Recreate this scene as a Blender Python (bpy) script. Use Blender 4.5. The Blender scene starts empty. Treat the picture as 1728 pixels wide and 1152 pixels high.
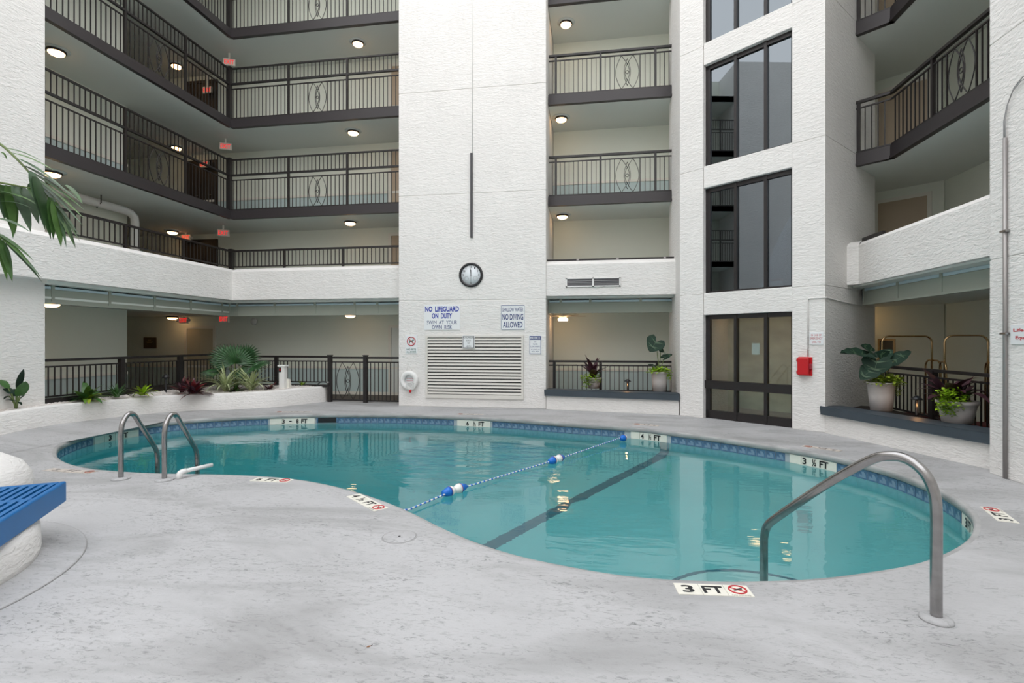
import bpy, math, random
from mathutils import Matrix, Vector, geometry
random.seed(7)
C = bpy.context.scene
COL = C.collection
PI = math.pi
R = math.radians

# ---------------------------------------------------------------- camera, sky, exposure
EYE = 1.62
YAW = R(9)
cam_d = bpy.data.cameras.new('camera'); cam = bpy.data.objects.new('camera', cam_d); COL.objects.link(cam)
cam.location = (0, 0, EYE); cam.rotation_euler = (PI/2, 0, YAW)
cam_d.sensor_width = 36; cam_d.lens = 18; cam_d.clip_start = 0.05; cam_d.clip_end = 300
C.camera = cam
w = bpy.data.worlds.new('sky'); C.world = w; w.use_nodes = True
nt = w.node_tree; nt.nodes.clear()
wo = nt.nodes.new('ShaderNodeOutputWorld'); bg = nt.nodes.new('ShaderNodeBackground')
tc = nt.nodes.new('ShaderNodeTexCoord'); sx = nt.nodes.new('ShaderNodeSeparateXYZ'); cr = nt.nodes.new('ShaderNodeValToRGB')
cr.color_ramp.elements[0].position = 0.0; cr.color_ramp.elements[0].color = (1.0, 0.975, 0.945, 1)
cr.color_ramp.elements[1].position = 1.0; cr.color_ramp.elements[1].color = (0.93, 0.95, 1.0, 1)
nt.links.new(tc.outputs['Generated'], sx.inputs[0]); nt.links.new(sx.outputs['Z'], cr.inputs[0])
nt.links.new(cr.outputs[0], bg.inputs[0]); nt.links.new(bg.outputs[0], wo.inputs[0])
bg.inputs[1].default_value = 2.6
C.view_settings.view_transform = 'Standard'; C.view_settings.look = 'None'
C.view_settings.exposure = 0.0; C.view_settings.gamma = 1.0; C.view_settings.use_curve_mapping = False
C.cycles.max_bounces = 10; C.cycles.diffuse_bounces = 6; C.cycles.glossy_bounces = 4
C.cycles.transmission_bounces = 6; C.cycles.transparent_max_bounces = 12
C.cycles.sample_clamp_indirect = 8

# ---------------------------------------------------------------- measuring helpers
CY, SY = math.cos(YAW), math.sin(YAW)
def ray(px, py):
    u = (px-864)/864; v = (576-py)/864
    return Vector((-SY+CY*u, CY+SY*u, v))
def on_z(px, py, z):
    d = ray(px, py); t = (z-EYE)/d.z; return Vector((d.x*t, d.y*t, z))
def on_y(px, py, y):
    d = ray(px, py); t = y/d.y; return Vector((d.x*t, y, EYE+d.z*t))
def on_x(px, py, x):
    d = ray(px, py); t = x/d.x; return Vector((x, d.y*t, EYE+d.z*t))
def on_v(px, py, p, q):            # on the vertical plane through p and q
    d = ray(px, py); n = Vector((q[1]-p[1], -(q[0]-p[0])))
    t = (n.x*p[0]+n.y*p[1])/(n.x*d.x+n.y*d.y); return Vector((d.x*t, d.y*t, EYE+d.z*t))
def W(X, Y, z=0.0):                # camera ground axes (right, forward) -> world
    return Vector((X*CY-Y*SY, Y*CY+X*SY, z))
def dep(px, py, t):                # point at forward distance t
    d = ray(px, py); return Vector((d.x*t, d.y*t, EYE+d.z*t))

# ---------------------------------------------------------------- materials
def mat(name, col, rough=0.6, metal=0.0, bump=None, var=None, emis=None, spec=0.5, coat=0.0):
    m = bpy.data.materials.new(name); m.use_nodes = True; n = m.node_tree; b = n.nodes['Principled BSDF']
    b.inputs['Base Color'].default_value = (*col, 1); b.inputs['Roughness'].default_value = rough
    b.inputs['Metallic'].default_value = metal; b.inputs['Specular IOR Level'].default_value = spec
    b.inputs['Coat Weight'].default_value = coat
    if emis: b.inputs['Emission Color'].default_value = (*emis[0], 1); b.inputs['Emission Strength'].default_value = emis[1]
    tcn = None
    def coords(scale):
        nonlocal tcn
        if tcn is None: tcn = n.nodes.new('ShaderNodeTexCoord')
        mp = n.nodes.new('ShaderNodeMapping'); mp.inputs['Scale'].default_value = scale
        n.links.new(tcn.outputs['Object'], mp.inputs[0]); return mp.outputs[0]
    if var:                           # (scale3, amount) mottled colour
        nz = n.nodes.new('ShaderNodeTexNoise'); nz.inputs['Scale'].default_value = 1; nz.inputs['Detail'].default_value = 6
        n.links.new(coords(var[0]), nz.inputs[0])
        rp = n.nodes.new('ShaderNodeValToRGB'); a = var[1]
        rp.color_ramp.elements[0].position = 0.3; rp.color_ramp.elements[1].position = 0.7
        rp.color_ramp.elements[0].color = (*[c*(1-a) for c in col], 1); rp.color_ramp.elements[1].color = (*[min(1, c*(1+a)) for c in col], 1)
        n.links.new(nz.outputs[0], rp.inputs[0]); n.links.new(rp.outputs[0], b.inputs['Base Color'])
    if bump:                          # (scale3, strength, distance)
        nz = n.nodes.new('ShaderNodeTexNoise'); nz.inputs['Scale'].default_value = 1; nz.inputs['Detail'].default_value = 4
        nz.inputs['Distortion'].default_value = 0.8
        n.links.new(coords(bump[0]), nz.inputs[0])
        bp = n.nodes.new('ShaderNodeBump'); bp.inputs['Strength'].default_value = bump[1]; bp.inputs['Distance'].default_value = bump[2]
        n.links.new(nz.outputs[0], bp.inputs['Height']); n.links.new(bp.outputs[0], b.inputs['Normal'])
    return m

STUC = mat('stucco_white', (0.80, 0.785, 0.76), 0.9, bump=((9, 9, 26), 0.9, 0.02), var=((1.2, 1.2, 1.2), 0.03), spec=0.2)
GWALL = mat('corridor_paint', (0.79, 0.82, 0.73), 0.7, var=((.8, .8, .8), 0.02), spec=0.3)
WAINS = mat('wainscot_paint', (0.56, 0.67, 0.66), 0.7, spec=0.3)
CREAM = mat('cream_trim', (0.80, 0.78, 0.70), 0.6)
SOFF = mat('soffit_paint', (0.76, 0.79, 0.75), 0.8, spec=0.3)
PANEL = mat('soffit_panel_paint', (0.36, 0.385, 0.33), 0.7, spec=0.3)
GLAZE = mat('pale_glazing', (0.55, 0.68, 0.74), 0.3)
CARPET = mat('corridor_floor', (0.10, 0.085, 0.07), 0.95, var=((5, 5, 5), 0.2))
BRONZE = mat('bronze_paint', (0.014, 0.011, 0.011), 0.40)
FASC = mat('fascia_paint', (0.034, 0.029, 0.031), 0.42)
SLATE = mat('slate_cap', (0.045, 0.062, 0.078), 0.55, var=((3, 3, 3), 0.12))
STEEL = mat('brushed_steel', (0.36, 0.35, 0.345), 0.22, 1.0, var=((9, 9, 20), 0.10))
WHITEP = mat('white_plastic', (0.82, 0.82, 0.80), 0.45)
BLACK = mat('black_plastic', (0.012, 0.012, 0.014), 0.4)
BLUEP = mat('blue_paint', (0.003, 0.130, 0.37), 0.42, var=((3, 3, 3), 0.08))
FBLUE = mat('float_blue', (0.01, 0.16, 0.62), 0.3)
REDP = mat('red_plastic', (0.55, 0.006, 0.012), 0.3)
DKRED = mat('dark_red', (0.35, 0.01, 0.03), 0.5)
SIGNW = mat('sign_white', (0.80, 0.82, 0.83), 0.45)
INKB = mat('sign_blue', (0.006, 0.03, 0.36), 0.5)
INKN = mat('sign_navy', (0.012, 0.035, 0.17), 0.5)
INKK = mat('sign_black', (0.012, 0.012, 0.014), 0.5)
INKR = mat('sign_red', (0.50, 0.02, 0.03), 0.5)
INKG = mat('sign_green', (0.02, 0.14, 0.10), 0.5)
GREY = mat('mid_grey', (0.35, 0.35, 0.35), 0.6)
MARK = mat('marker_tile', (0.80, 0.78, 0.69), 0.4, var=((9, 9, 9), 0.05))
WORN = mat('worn_marker', (0.55, 0.50, 0.45), 0.8, var=((22, 22, 22), 0.3))
TILEB = mat('blue_tile', (0.085, 0.165, 0.275), 0.2, var=((14, 14, 14), 0.25))
TILEL = mat('tile_motif', (0.19, 0.29, 0.40), 0.25)
POTG = mat('pot_grey', (0.50, 0.46, 0.44), 0.8, var=((6, 6, 6), 0.06))
SOIL = mat('soil', (0.03, 0.022, 0.016), 0.95)
GRAVEL = mat('pebble_white', (0.62, 0.57, 0.52), 0.9, var=((25, 25, 25), 0.3), bump=((60, 60, 60), 1.0, 0.01))
BRASS = mat('brass', (0.62, 0.42, 0.22), 0.25, 1.0)
BROWN = mat('dark_brown_door', (0.035, 0.025, 0.018), 0.5)
DOORL = mat('cream_door', (0.58, 0.53, 0.40), 0.6)
DOORC = mat('beige_door', (0.50, 0.40, 0.29), 0.6)
MARB = mat('lobby_wall', (0.72, 0.74, 0.66), 0.5, var=((1.5, 1.5, 3), 0.18))
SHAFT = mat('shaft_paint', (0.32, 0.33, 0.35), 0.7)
BOWL = mat('lit_bowl', (0.9, 0.8, 0.6), 0.4, emis=((1.0, 0.58, 0.26), 8))
FANL = mat('fan_lamp_glass', (0.9, 0.8, 0.6), 0.4, emis=((1.0, 0.60, 0.30), 9))
EXITR = mat('exit_letters', (0.6, 0.02, 0.02), 0.5, emis=((1.0, 0.02, 0.02), .9))
EXITF = mat('exit_face', (0.60, 0.30, 0.25), 0.5)
LIME = mat('leaf_lime', (0.30, 0.50, 0.02), 0.45, var=((12, 12, 12), 0.3))
YELG = mat('leaf_yellowgreen', (0.25, 0.33, 0.03), 0.45, var=((12, 12, 12), 0.35))
GRN = mat('leaf_green', (0.045, 0.13, 0.028), 0.4, var=((8, 8, 8), 0.3))
PALMG = mat('palm_green', (0.045, 0.105, 0.026), 0.35, var=((7, 7, 7), 0.4))
MIDG = mat('leaf_midgreen', (0.10, 0.20, 0.03), 0.4, var=((8, 8, 8), 0.3))
DKG = mat('leaf_darkgreen', (0.012, 0.036, 0.021), 0.62, spec=0.3, var=((6, 6, 6), 0.25))
PURP = mat('leaf_purple', (0.055, 0.018, 0.028), 0.4, var=((9, 9, 9), 0.4))
REDL = mat('leaf_maroon', (0.10, 0.018, 0.022), 0.4, var=((9, 9, 9), 0.5))
VARI = mat('leaf_variegated', (0.44, 0.50, 0.27), 0.45, var=((18, 18, 18), 0.35))
VEIN = mat('leaf_vein', (0.05, 0.10, 0.05), 0.5)
STEM = mat('stem_green', (0.12, 0.17, 0.05), 0.5)
BARK = mat('palm_bark', (0.16, 0.12, 0.08), 0.9, bump=((6, 6, 40), 0.8, 0.02))
PLASTER = mat('pool_plaster', (0.52, 0.80, 0.78), 0.8, var=((1, 1, 1), 0.03), spec=0.2)
LINE = mat('lane_line', (0.09, 0.22, 0.28), 0.5)
ROPEM = mat('rope_white', (0.75, 0.75, 0.73), 0.7)
CLOCKF = mat('clock_face', (0.78, 0.82, 0.85), 0.4)

def deck_material():
    m = bpy.data.materials.new('painted_concrete'); m.use_nodes = True; n = m.node_tree; b = n.nodes['Principled BSDF']
    b.inputs['Roughness'].default_value = 0.62; b.inputs['Specular IOR Level'].default_value = 0.35
    tcn = n.nodes.new('ShaderNodeTexCoord')
    def noise(scale, detail, rough, dist=0):
        mp = n.nodes.new('ShaderNodeMapping'); mp.inputs['Scale'].default_value = scale; mp.inputs['Rotation'].default_value = (0, 0, R(12))
        nz = n.nodes.new('ShaderNodeTexNoise'); nz.inputs['Scale'].default_value = 1; nz.inputs['Detail'].default_value = detail
        nz.inputs['Roughness'].default_value = rough; nz.inputs['Distortion'].default_value = dist
        n.links.new(tcn.outputs['Object'], mp.inputs[0]); n.links.new(mp.outputs[0], nz.inputs[0]); return nz.outputs[0]
    def ramp(src, a, b_, ca, cb):
        r = n.nodes.new('ShaderNodeValToRGB'); r.color_ramp.elements[0].position = a; r.color_ramp.elements[1].position = b_
        r.color_ramp.elements[0].color = (ca, ca, ca, 1); r.color_ramp.elements[1].color = (cb, cb, cb, 1)
        n.links.new(src, r.inputs[0]); return r.outputs[0]
    def mix(fac, ca, cb):
        x = n.nodes.new('ShaderNodeMix'); x.data_type = 'RGBA'
        n.links.new(fac, x.inputs[0])
        for i, cc in ((6, ca), (7, cb)):
            if isinstance(cc, tuple): x.inputs[i].default_value = (*cc, 1)
            else: n.links.new(cc, x.inputs[i])
        return x.outputs[2]
    def mul(a, b_):
        x = n.nodes.new('ShaderNodeMath'); x.operation = 'MULTIPLY'; n.links.new(a, x.inputs[0])
        if isinstance(b_, float): x.inputs[1].default_value = b_
        else: n.links.new(b_, x.inputs[1])
        return x.outputs[0]
    base = mix(ramp(noise((.7, .9, .7), 5, .6), .3, .7, 0, 1), (0.42, 0.42, 0.424), (0.51, 0.51, 0.516))
    worn = mul(ramp(noise((14, 36, 14), 8, .75, 1.2), .52, .66, 0, 1), ramp(noise((1.1, 1.7, .9), 4, .65), .36, .60, .08, 1))
    c1 = mix(mul(worn, 0.9), base, (0.12, 0.13, 0.125))
    stain = ramp(noise((.55, 1.5, .5), 4, .65, .6), .47, .68, 0, .62)
    c2 = mix(stain, c1, (0.25, 0.25, 0.245))
    speck = ramp(noise((60, 90, 60), 2, .5), .70, .74, 0, .35)
    c3 = mix(speck, c2, (0.22, 0.22, 0.21))
    n.links.new(c3, b.inputs['Base Color'])
    bp = n.nodes.new('ShaderNodeBump'); bp.inputs['Strength'].default_value = 0.35; bp.inputs['Distance'].default_value = 0.01
    n.links.new(noise((22, 40, 22), 5, .65, .5), bp.inputs['Height']); n.links.new(bp.outputs[0], b.inputs['Normal'])
    return m
DECK = deck_material()

def glass_material(name, tint, ior):
    m = bpy.data.materials.new(name); m.use_nodes = True; n = m.node_tree; n.nodes.clear()
    o = n.nodes.new('ShaderNodeOutputMaterial'); mx = n.nodes.new('ShaderNodeMixShader')
    t = n.nodes.new('ShaderNodeBsdfTransparent'); g = n.nodes.new('ShaderNodeBsdfGlossy'); f = n.nodes.new('ShaderNodeFresnel')
    t.inputs[0].default_value = (*tint, 1); g.inputs['Roughness'].default_value = 0.0; g.inputs[0].default_value = (.82, .92, 1.0, 1)
    f.inputs[0].default_value = ior
    n.links.new(f.outputs[0], mx.inputs[0]); n.links.new(t.outputs[0], mx.inputs[1]); n.links.new(g.outputs[0], mx.inputs[2]); n.links.new(mx.outputs[0], o.inputs[0])
    return m
GLASS = glass_material('smoked_glass', (0.26, 0.30, 0.35), 2.5)
GLASSC = glass_material('clear_glass', (0.90, 0.93, 0.90), 1.5)

def water_material():
    m = bpy.data.materials.new('pool_water'); m.use_nodes = True; n = m.node_tree; n.nodes.clear()
    o = n.nodes.new('ShaderNodeOutputMaterial'); g = n.nodes.new('ShaderNodeBsdfGlass'); va = n.nodes.new('ShaderNodeVolumeAbsorption')
    g.inputs['IOR'].default_value = 1.5; g.inputs['Roughness'].default_value = 0.0
    va.inputs[0].default_value = (0.08, 0.82, 0.87, 1); va.inputs[1].default_value = 0.42
    tcn = n.nodes.new('ShaderNodeTexCoord')
    def noise(scale, detail):
        mp = n.nodes.new('ShaderNodeMapping'); mp.inputs['Scale'].default_value = scale; mp.inputs['Rotation'].default_value = (0, 0, -YAW)
        nz = n.nodes.new('ShaderNodeTexNoise'); nz.inputs['Scale'].default_value = 1; nz.inputs['Detail'].default_value = detail
        n.links.new(tcn.outputs['Object'], mp.inputs[0]); n.links.new(mp.outputs[0], nz.inputs[0]); return nz.outputs[0]
    # a patch of livelier ripples around the return jet
    jet = W(-.55, 7.8)
    vd = n.nodes.new('ShaderNodeVectorMath'); vd.operation = 'DISTANCE'; vd.inputs[1].default_value = (jet.x, jet.y, 0)
    n.links.new(tcn.outputs['Object'], vd.inputs[0])
    rp = n.nodes.new('ShaderNodeMapRange'); rp.inputs['From Min'].default_value = 0.6; rp.inputs['From Max'].default_value = 1.6
    rp.inputs['To Min'].default_value = 1.0; rp.inputs['To Max'].default_value = 0.035
    n.links.new(vd.outputs['Value'], rp.inputs[0])
    ad = n.nodes.new('ShaderNodeMath'); ad.operation = 'MULTIPLY'
    n.links.new(noise((1.7, 4.6, 1), 3), ad.inputs[0]); n.links.new(rp.outputs[0], ad.inputs[1])
    bp = n.nodes.new('ShaderNodeBump'); bp.inputs['Strength'].default_value = 1.0; bp.inputs['Distance'].default_value = 0.13
    n.links.new(ad.outputs[0], bp.inputs['Height']); n.links.new(bp.outputs[0], g.inputs['Normal'])
    n.links.new(g.outputs[0], o.inputs['Surface']); n.links.new(va.outputs[0], o.inputs['Volume'])
    return m
WATER = water_material()

# ---------------------------------------------------------------- mesh builder
class MB:
    def __init__(s): s.v = []; s.f = []; s.m = []; s.sm = []; s.mi = 0
    def add(s, vs, fs, M=None, smooth=False):
        k = len(s.v)
        s.v += [tuple(M @ Vector(p)) if M is not None else tuple(p) for p in vs]
        for f in fs: s.f.append([i+k for i in f]); s.m.append(s.mi); s.sm.append(smooth)
        return s
    def use(s, i): s.mi = i; return s
    def box(s, x0, x1, y0, y1, z0, z1, M=None):
        vs = [(x, y, z) for z in (z0, z1) for x, y in ((x0, y0), (x1, y0), (x1, y1), (x0, y1))]
        return s.add(vs, [(3, 2, 1, 0), (4, 5, 6, 7), (0, 1, 5, 4), (1, 2, 6, 5), (2, 3, 7, 6), (3, 0, 4, 7)], M)
    def bar(s, p, q, wd, z0, z1, ext=0.0):   # box standing on the ground line p-q
        p = Vector((p[0], p[1])); q = Vector((q[0], q[1])); d = (q-p).normalized(); nn = Vector((-d.y, d.x))*wd/2; p = p-d*ext; q = q+d*ext
        vs = [(a.x, a.y, z) for z in (z0, z1) for a in (p-nn, q-nn, q+nn, p+nn)]
        return s.add(vs, [(3, 2, 1, 0), (4, 5, 6, 7), (0, 1, 5, 4), (1, 2, 6, 5), (2, 3, 7, 6), (3, 0, 4, 7)])
    def prism(s, poly, z0, z1, M=None):
        n = len(poly); vs = [(p[0], p[1], z0) for p in poly]+[(p[0], p[1], z1) for p in poly]
        tri = geometry.tessellate_polygon([[Vector((p[0], p[1], 0)) for p in poly]])
        fs = [(a, b, c) for a, b, c in tri]+[(n+c, n+b, n+a) for a, b, c in tri]+[(i, (i+1) % n, n+(i+1) % n, n+i) for i in range(n)]
        return s.add(vs, fs, M)
    def tube(s, pts, r, n=8, M=None, closed=False, smooth=True):
        pts = [Vector(p) for p in pts]; L = len(pts); rr = r if isinstance(r, (list, tuple)) else [r]*L
        vs = []; up = Vector((0, 0, 1)); prev = None
        for i, p in enumerate(pts):
            a = pts[(i-1) % L] if closed or i > 0 else p; b = pts[(i+1) % L] if closed or i < L-1 else p
            t = (b-a).normalized()
            if prev is None:
                x = t.cross(up)
                if x.length < 0.1: x = t.cross(Vector((0, 1, 0)))
            else: x = prev-t*prev.dot(t)
            x.normalize(); prev = x; y = t.cross(x)
            for k in range(n):
                an = 2*PI*(k+.5)/n; vs.append(p+(x*math.cos(an)+y*math.sin(an))*rr[i])
        fs = []
        for i in range(L if closed else L-1):
            j = (i+1) % L
            for k in range(n): fs.append((i*n+k, i*n+(k+1) % n, j*n+(k+1) % n, j*n+k))
        if not closed: fs += [tuple(range(n-1, -1, -1)), tuple((L-1)*n+k for k in range(n))]
        return s.add(vs, fs, M, smooth)
    def lathe(s, prof, n=24, M=None, smooth=True, caps=True):
        vs = []; L = len(prof)
        for r, z in prof:
            for k in range(n): an = 2*PI*k/n; vs.append((r*math.cos(an), r*math.sin(an), z))
        fs = [(i*n+k, i*n+(k+1) % n, (i+1)*n+(k+1) % n, (i+1)*n+k) for i in range(L-1) for k in range(n)]
        if caps and prof[0][0] > 1e-6: fs.append(tuple(range(n-1, -1, -1)))
        if caps and prof[-1][0] > 1e-6: fs.append(tuple((L-1)*n+k for k in range(n)))
        return s.add(vs, fs, M, smooth)
    def mesh(s, name, mats):
        me = bpy.data.meshes.new(name); me.from_pydata(s.v, [], s.f)
        for m in (mats if isinstance(mats, (list, tuple)) else [mats]): me.materials.append(m)
        me.polygons.foreach_set('material_index', s.m); me.polygons.foreach_set('use_smooth', s.sm)
        me.update(); return me
    def build(s, name, mats, parent=None, loc=(0, 0, 0), rz=0, bevel=0):
        return link(name, s.mesh(name, mats), parent, loc, rz, bevel)
def link(name, me, parent=None, loc=(0, 0, 0), rz=0, bevel=0):
    o = bpy.data.objects.new(name, me); COL.objects.link(o); o.location = loc; o.rotation_euler = (0, 0, rz)
    if parent is not None: o.parent = parent
    if bevel:
        b = o.modifiers.new('edge', 'BEVEL'); b.width = bevel; b.segments = 2; b.limit_method = 'ANGLE'
    return o
def tag(o, label=None, cat=None, group=None, kind=None):
    if label: o['label'] = label
    if cat: o['category'] = cat
    if group: o['group'] = group
    if kind: o['kind'] = kind
    return o
def thing(name, label, cat, loc=(0, 0, 0), rz=0, group=None):
    o = bpy.data.objects.new(name, None); COL.objects.link(o); o.location = loc; o.rotation_euler = (0, 0, rz); o.empty_display_size = .1
    return tag(o, label, cat, group)
def struct(name, mb, m, label=None, parent=None, bevel=0):
    o = mb.build(name, m, parent, bevel=bevel)
    if parent is None: tag(o, label, None, None, 'structure')
    return o
def frame(o, ex, ez):              # matrix with local x -> ex, local z -> ez, y completing (local y = ez x ex)
    ex = Vector(ex).normalized(); ez = Vector(ez).normalized(); ey = ez.cross(ex)
    M = Matrix.Identity(4)
    for i in range(3): M[i][0] = ex[i]; M[i][1] = ey[i]; M[i][2] = ez[i]; M[i][3] = o[i]
    return M
_tcache = {}
def text_geo(s, bold=0.0):
    if (s, bold) in _tcache: return _tcache[(s, bold)]
    cu = bpy.data.curves.new('t', 'FONT'); cu.body = s; cu.size = 1; cu.offset = bold; cu.resolution_u = 3
    o = bpy.data.objects.new('t', cu); COL.objects.link(o)
    me = o.to_mesh(); vs = [v.co.copy() for v in me.vertices]; fs = [tuple(p.vertices) for p in me.polygons]
    o.to_mesh_clear(); bpy.data.objects.remove(o); bpy.data.curves.remove(cu)
    x0 = min(v.x for v in vs); x1 = max(v.x for v in vs); y0 = min(v.y for v in vs); y1 = max(v.y for v in vs)
    _tcache[(s, bold)] = (vs, fs, x0, x1, y0, y1); return _tcache[(s, bold)]
def put_text(mb, s, cx, cy, wd, ht, z, bold=0.0):   # text fitted in a wd x ht box centred at (cx, cy), local xy plane
    vs, fs, x0, x1, y0, y1 = text_geo(s, bold)
    mb.add([(cx+((v.x-x0)/(x1-x0)-.5)*wd, cy+((v.y-y0)/(y1-y0)-.5)*ht, z) for v in vs], fs)

# ---------------------------------------------------------------- key dimensions (world = building axes)
YC = 12.3; XCL, XCR = -4.84, -1.12            # central column face
YS = 13.0; XS = -10.08                        # balcony slab edges, back and left wing
YB = 14.65; XB = -11.75                       # corridor back walls
YP = 12.5; XP = -9.64                         # parapet faces
FL = [5.28, 7.84, 10.36, 12.88]               # floor levels 3..6
FB = [5.05, 7.60, 10.12, 12.64]               # undersides
TOP = 14.4
# tower: corner, face direction to the left, side direction
TC = W(5.555, 9.09); TE = Vector((-1.018, .851, 0)).normalized(); TN = Vector((-TE.y, TE.x, 0))*1.0
if TN.dot(Vector((-1, -1, 0))) < 0: TN = -TN  # outward normal
TS = Vector((1.085, 1.184, 0)).normalized()
TWD = 2.85
def tw(s, d=0.0, z=0.0):                      # s to the left along the face, d outward
    p = TC+TE*s+TN*d; return Vector((p.x, p.y, z))

# ---------------------------------------------------------------- pool outline
far = [(98,763),(113,754),(138.5,744),(176,734),(214,728),(252,721.7),(302,715.8),(378,710.5),(460,706.5),(538,704.8),(620,704.3),(677,705),(778,708.5),(870,713.5),(951,720),(1064,728),(1127,735),(1228,749),(1331,765.5),(1411,781),(1493,802),(1551,824),(1597,846),(1628,868),(1643,887)]
near = [(1640,899),(1625,914),(1591,932.5),(1536,951),(1444,965),(1383,973.5),(1276,977.8),(1200,977.8),(1130,975),(1052,969.6),(976,955.7),(901,942),(828,921.7),(752.5,891.5),(690,860),(627,836),(564,818.5),(501,807),(425,801),(327,798.3),(252,797),(176,792),(138.5,787),(113,779.6),(101,773),(96,768)]
LIP = -0.085; WL = -0.215
raw = [on_z(x, y, LIP) for x, y in far]+[on_z(x, y, 0) for x, y in near]
raw = [Vector((p.x, p.y)) for p in raw]
def smooth_loop(P, it):
    for _ in range(it): P = [(P[i-1]+P[i]*2+P[(i+1) % len(P)])/4 for i in range(len(P))]
    return P
def resample(P, n):
    L = [0]
    for i in range(len(P)): L.append(L[-1]+(P[(i+1) % len(P)]-P[i]).length)
    out = []; j = 0
    for k in range(n):
        t = L[-1]*k/n
        while L[j+1] < t: j += 1
        f = (t-L[j])/(L[j+1]-L[j]); out.append(P[j].lerp(P[(j+1) % len(P)], f))
    return out
def catmull(P, k):
    out = []; n = len(P)
    for i in range(n):
        a, b, c, d = P[i-1], P[i], P[(i+1) % n], P[(i+2) % n]
        for j in range(k):
            t = j/k; out.append(0.5*((2*b)+(c-a)*t+(2*a-5*b+4*c-d)*t*t+(3*b-a-3*c+d)*t**3))
    return out
OUT = smooth_loop(resample(catmull(raw, 8), 220), 3)
if sum(OUT[i].x*OUT[(i+1) % 220].y-OUT[(i+1) % 220].x*OUT[i].y for i in range(220)) < 0: OUT.reverse()
NO = len(OUT)
def offset(P, d):                  # outward for a counter-clockwise loop
    o = []
    for i in range(len(P)):
        t = (P[(i+1) % len(P)]-P[i-1]).normalized(); o.append(P[i]+Vector((t.y, -t.x))*d)
    return o
def rings(mb, prof, smooth=True):  # sweep (offset, z) profile round the outline
    n = NO; k = len(prof); vs = []
    for d, z in prof: vs += [(p.x, p.y, z) for p in offset(OUT, d)]
    mb.add(vs, [(j*n+i, j*n+(i+1) % n, (j+1)*n+(i+1) % n, (j+1)*n+i) for j in range(k-1) for i in range(n)], None, smooth)

# ---------------------------------------------------------------- floor
mb = MB()
hole = offset(OUT, .05)
outer = [Vector((-17, -7)), Vector((10, -7)), Vector((10, 16.5)), Vector((-17, 16.5))]
tri = geometry.tessellate_polygon([[Vector((p.x, p.y, 0)) for p in outer], [Vector((p.x, p.y, 0)) for p in reversed(hole)]])
pts = outer+list(reversed(hole))
fs = []
for a, b, c in tri:
    if (pts[b]-pts[a]).cross(pts[c]-pts[a]) < 0: a, c = c, a
    fs.append((a, b, c))
mb.add([(p.x, p.y, 0) for p in pts], fs)
floor = struct('floor', mb, DECK, 'grey painted concrete pool deck')
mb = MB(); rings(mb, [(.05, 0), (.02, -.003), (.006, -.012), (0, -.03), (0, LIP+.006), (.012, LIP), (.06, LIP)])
COPE = mat('weathered_shaded_coping', (0.36, 0.36, 0.355), 0.75, var=((3, 3, 8), .22), bump=((30, 30, 60), .5, .01))  # darker than the deck: dirt plus shading of the nose put into the colour
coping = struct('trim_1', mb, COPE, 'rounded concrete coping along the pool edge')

# ---------------------------------------------------------------- pool basin, water
cen = W(0.4, 7.1)
rope_a, rope_b = W(-1.32, 5.22), W(2.10, 9.47)
rdir = (rope_b-rope_a).normalized(); rnorm = Vector((rdir.y, -rdir.x, 0))      # to the right of the rope
def sstep(a, b, x): t = max(0, min(1, (x-a)/(b-a))); return t*t*(3-2*t)
def floor_z(x, y):
    q = (Vector((x, y, 0))-Vector((rope_a.x, rope_a.y, 0))).dot(rnorm)
    return -1.15-.35*sstep(3.0, 0.2, q)-1.05*sstep(0.2, -3.0, q)
basin_mb = MB(); n = NO
vs = []
wall_o = offset(OUT, .03)
for z in (LIP, WL-.6): vs += [(p.x, p.y, z) for p in wall_o]
fr = [1, .985, .95, .88, .75, .6, .45, .3, .15]
for j, f in enumerate(fr):
    for p in wall_o:
        x = cen.x+(p.x-cen.x)*f; y = cen.y+(p.y-cen.y)*f; z = floor_z(x, y)
        z += [.25, .1, .02, 0, 0, 0, 0, 0, 0][j]; vs.append((x, y, z))
k = len(fr)+2
fs = [(j*n+i, (j+1)*n+i, (j+1)*n+(i+1) % n, j*n+(i+1) % n) for j in range(k-1) for i in range(n)]
vs.append((cen.x, cen.y, floor_z(cen.x, cen.y))); c_i = len(vs)-1
fs += [((k-1)*n+i, c_i, (k-1)*n+(i+1) % n) for i in range(n)]
basin_mb.add(vs, fs, None, True)
pool = struct('floor_pool_basin', basin_mb, PLASTER, 'pale turquoise plaster basin of the kidney-shaped pool')
def wall_at(px, d=.03):            # point of the far pool wall seen at picture column px, with its outward direction
    best = None
    for i in range(NO):
        a, b = OUT[i], OUT[(i+1) % NO]
        def pxl(p): X = p.x*CY+p.y*SY; Y = p.y*CY-p.x*SY; return 864+864*X/Y, Y
        (pa, ya), (pb, yb) = pxl(a), pxl(b)
        if min(pa, pb) <= px <= max(pa, pb) and pa != pb:
            p = a.lerp(b, (px-pa)/(pb-pa))
            if best is None or (p.y*CY-p.x*SY) > best[0]: best = (p.y*CY-p.x*SY, i+(px-pa)/(pb-pa))
    return best[1]
CUM = [0]
for i in range(NO): CUM.append(CUM[-1]+(OUT[(i+1) % NO]-OUT[i]).length)
def arc_of(fi): i = int(fi); return CUM[i]+(CUM[i+1]-CUM[i])*(fi-i)
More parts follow.
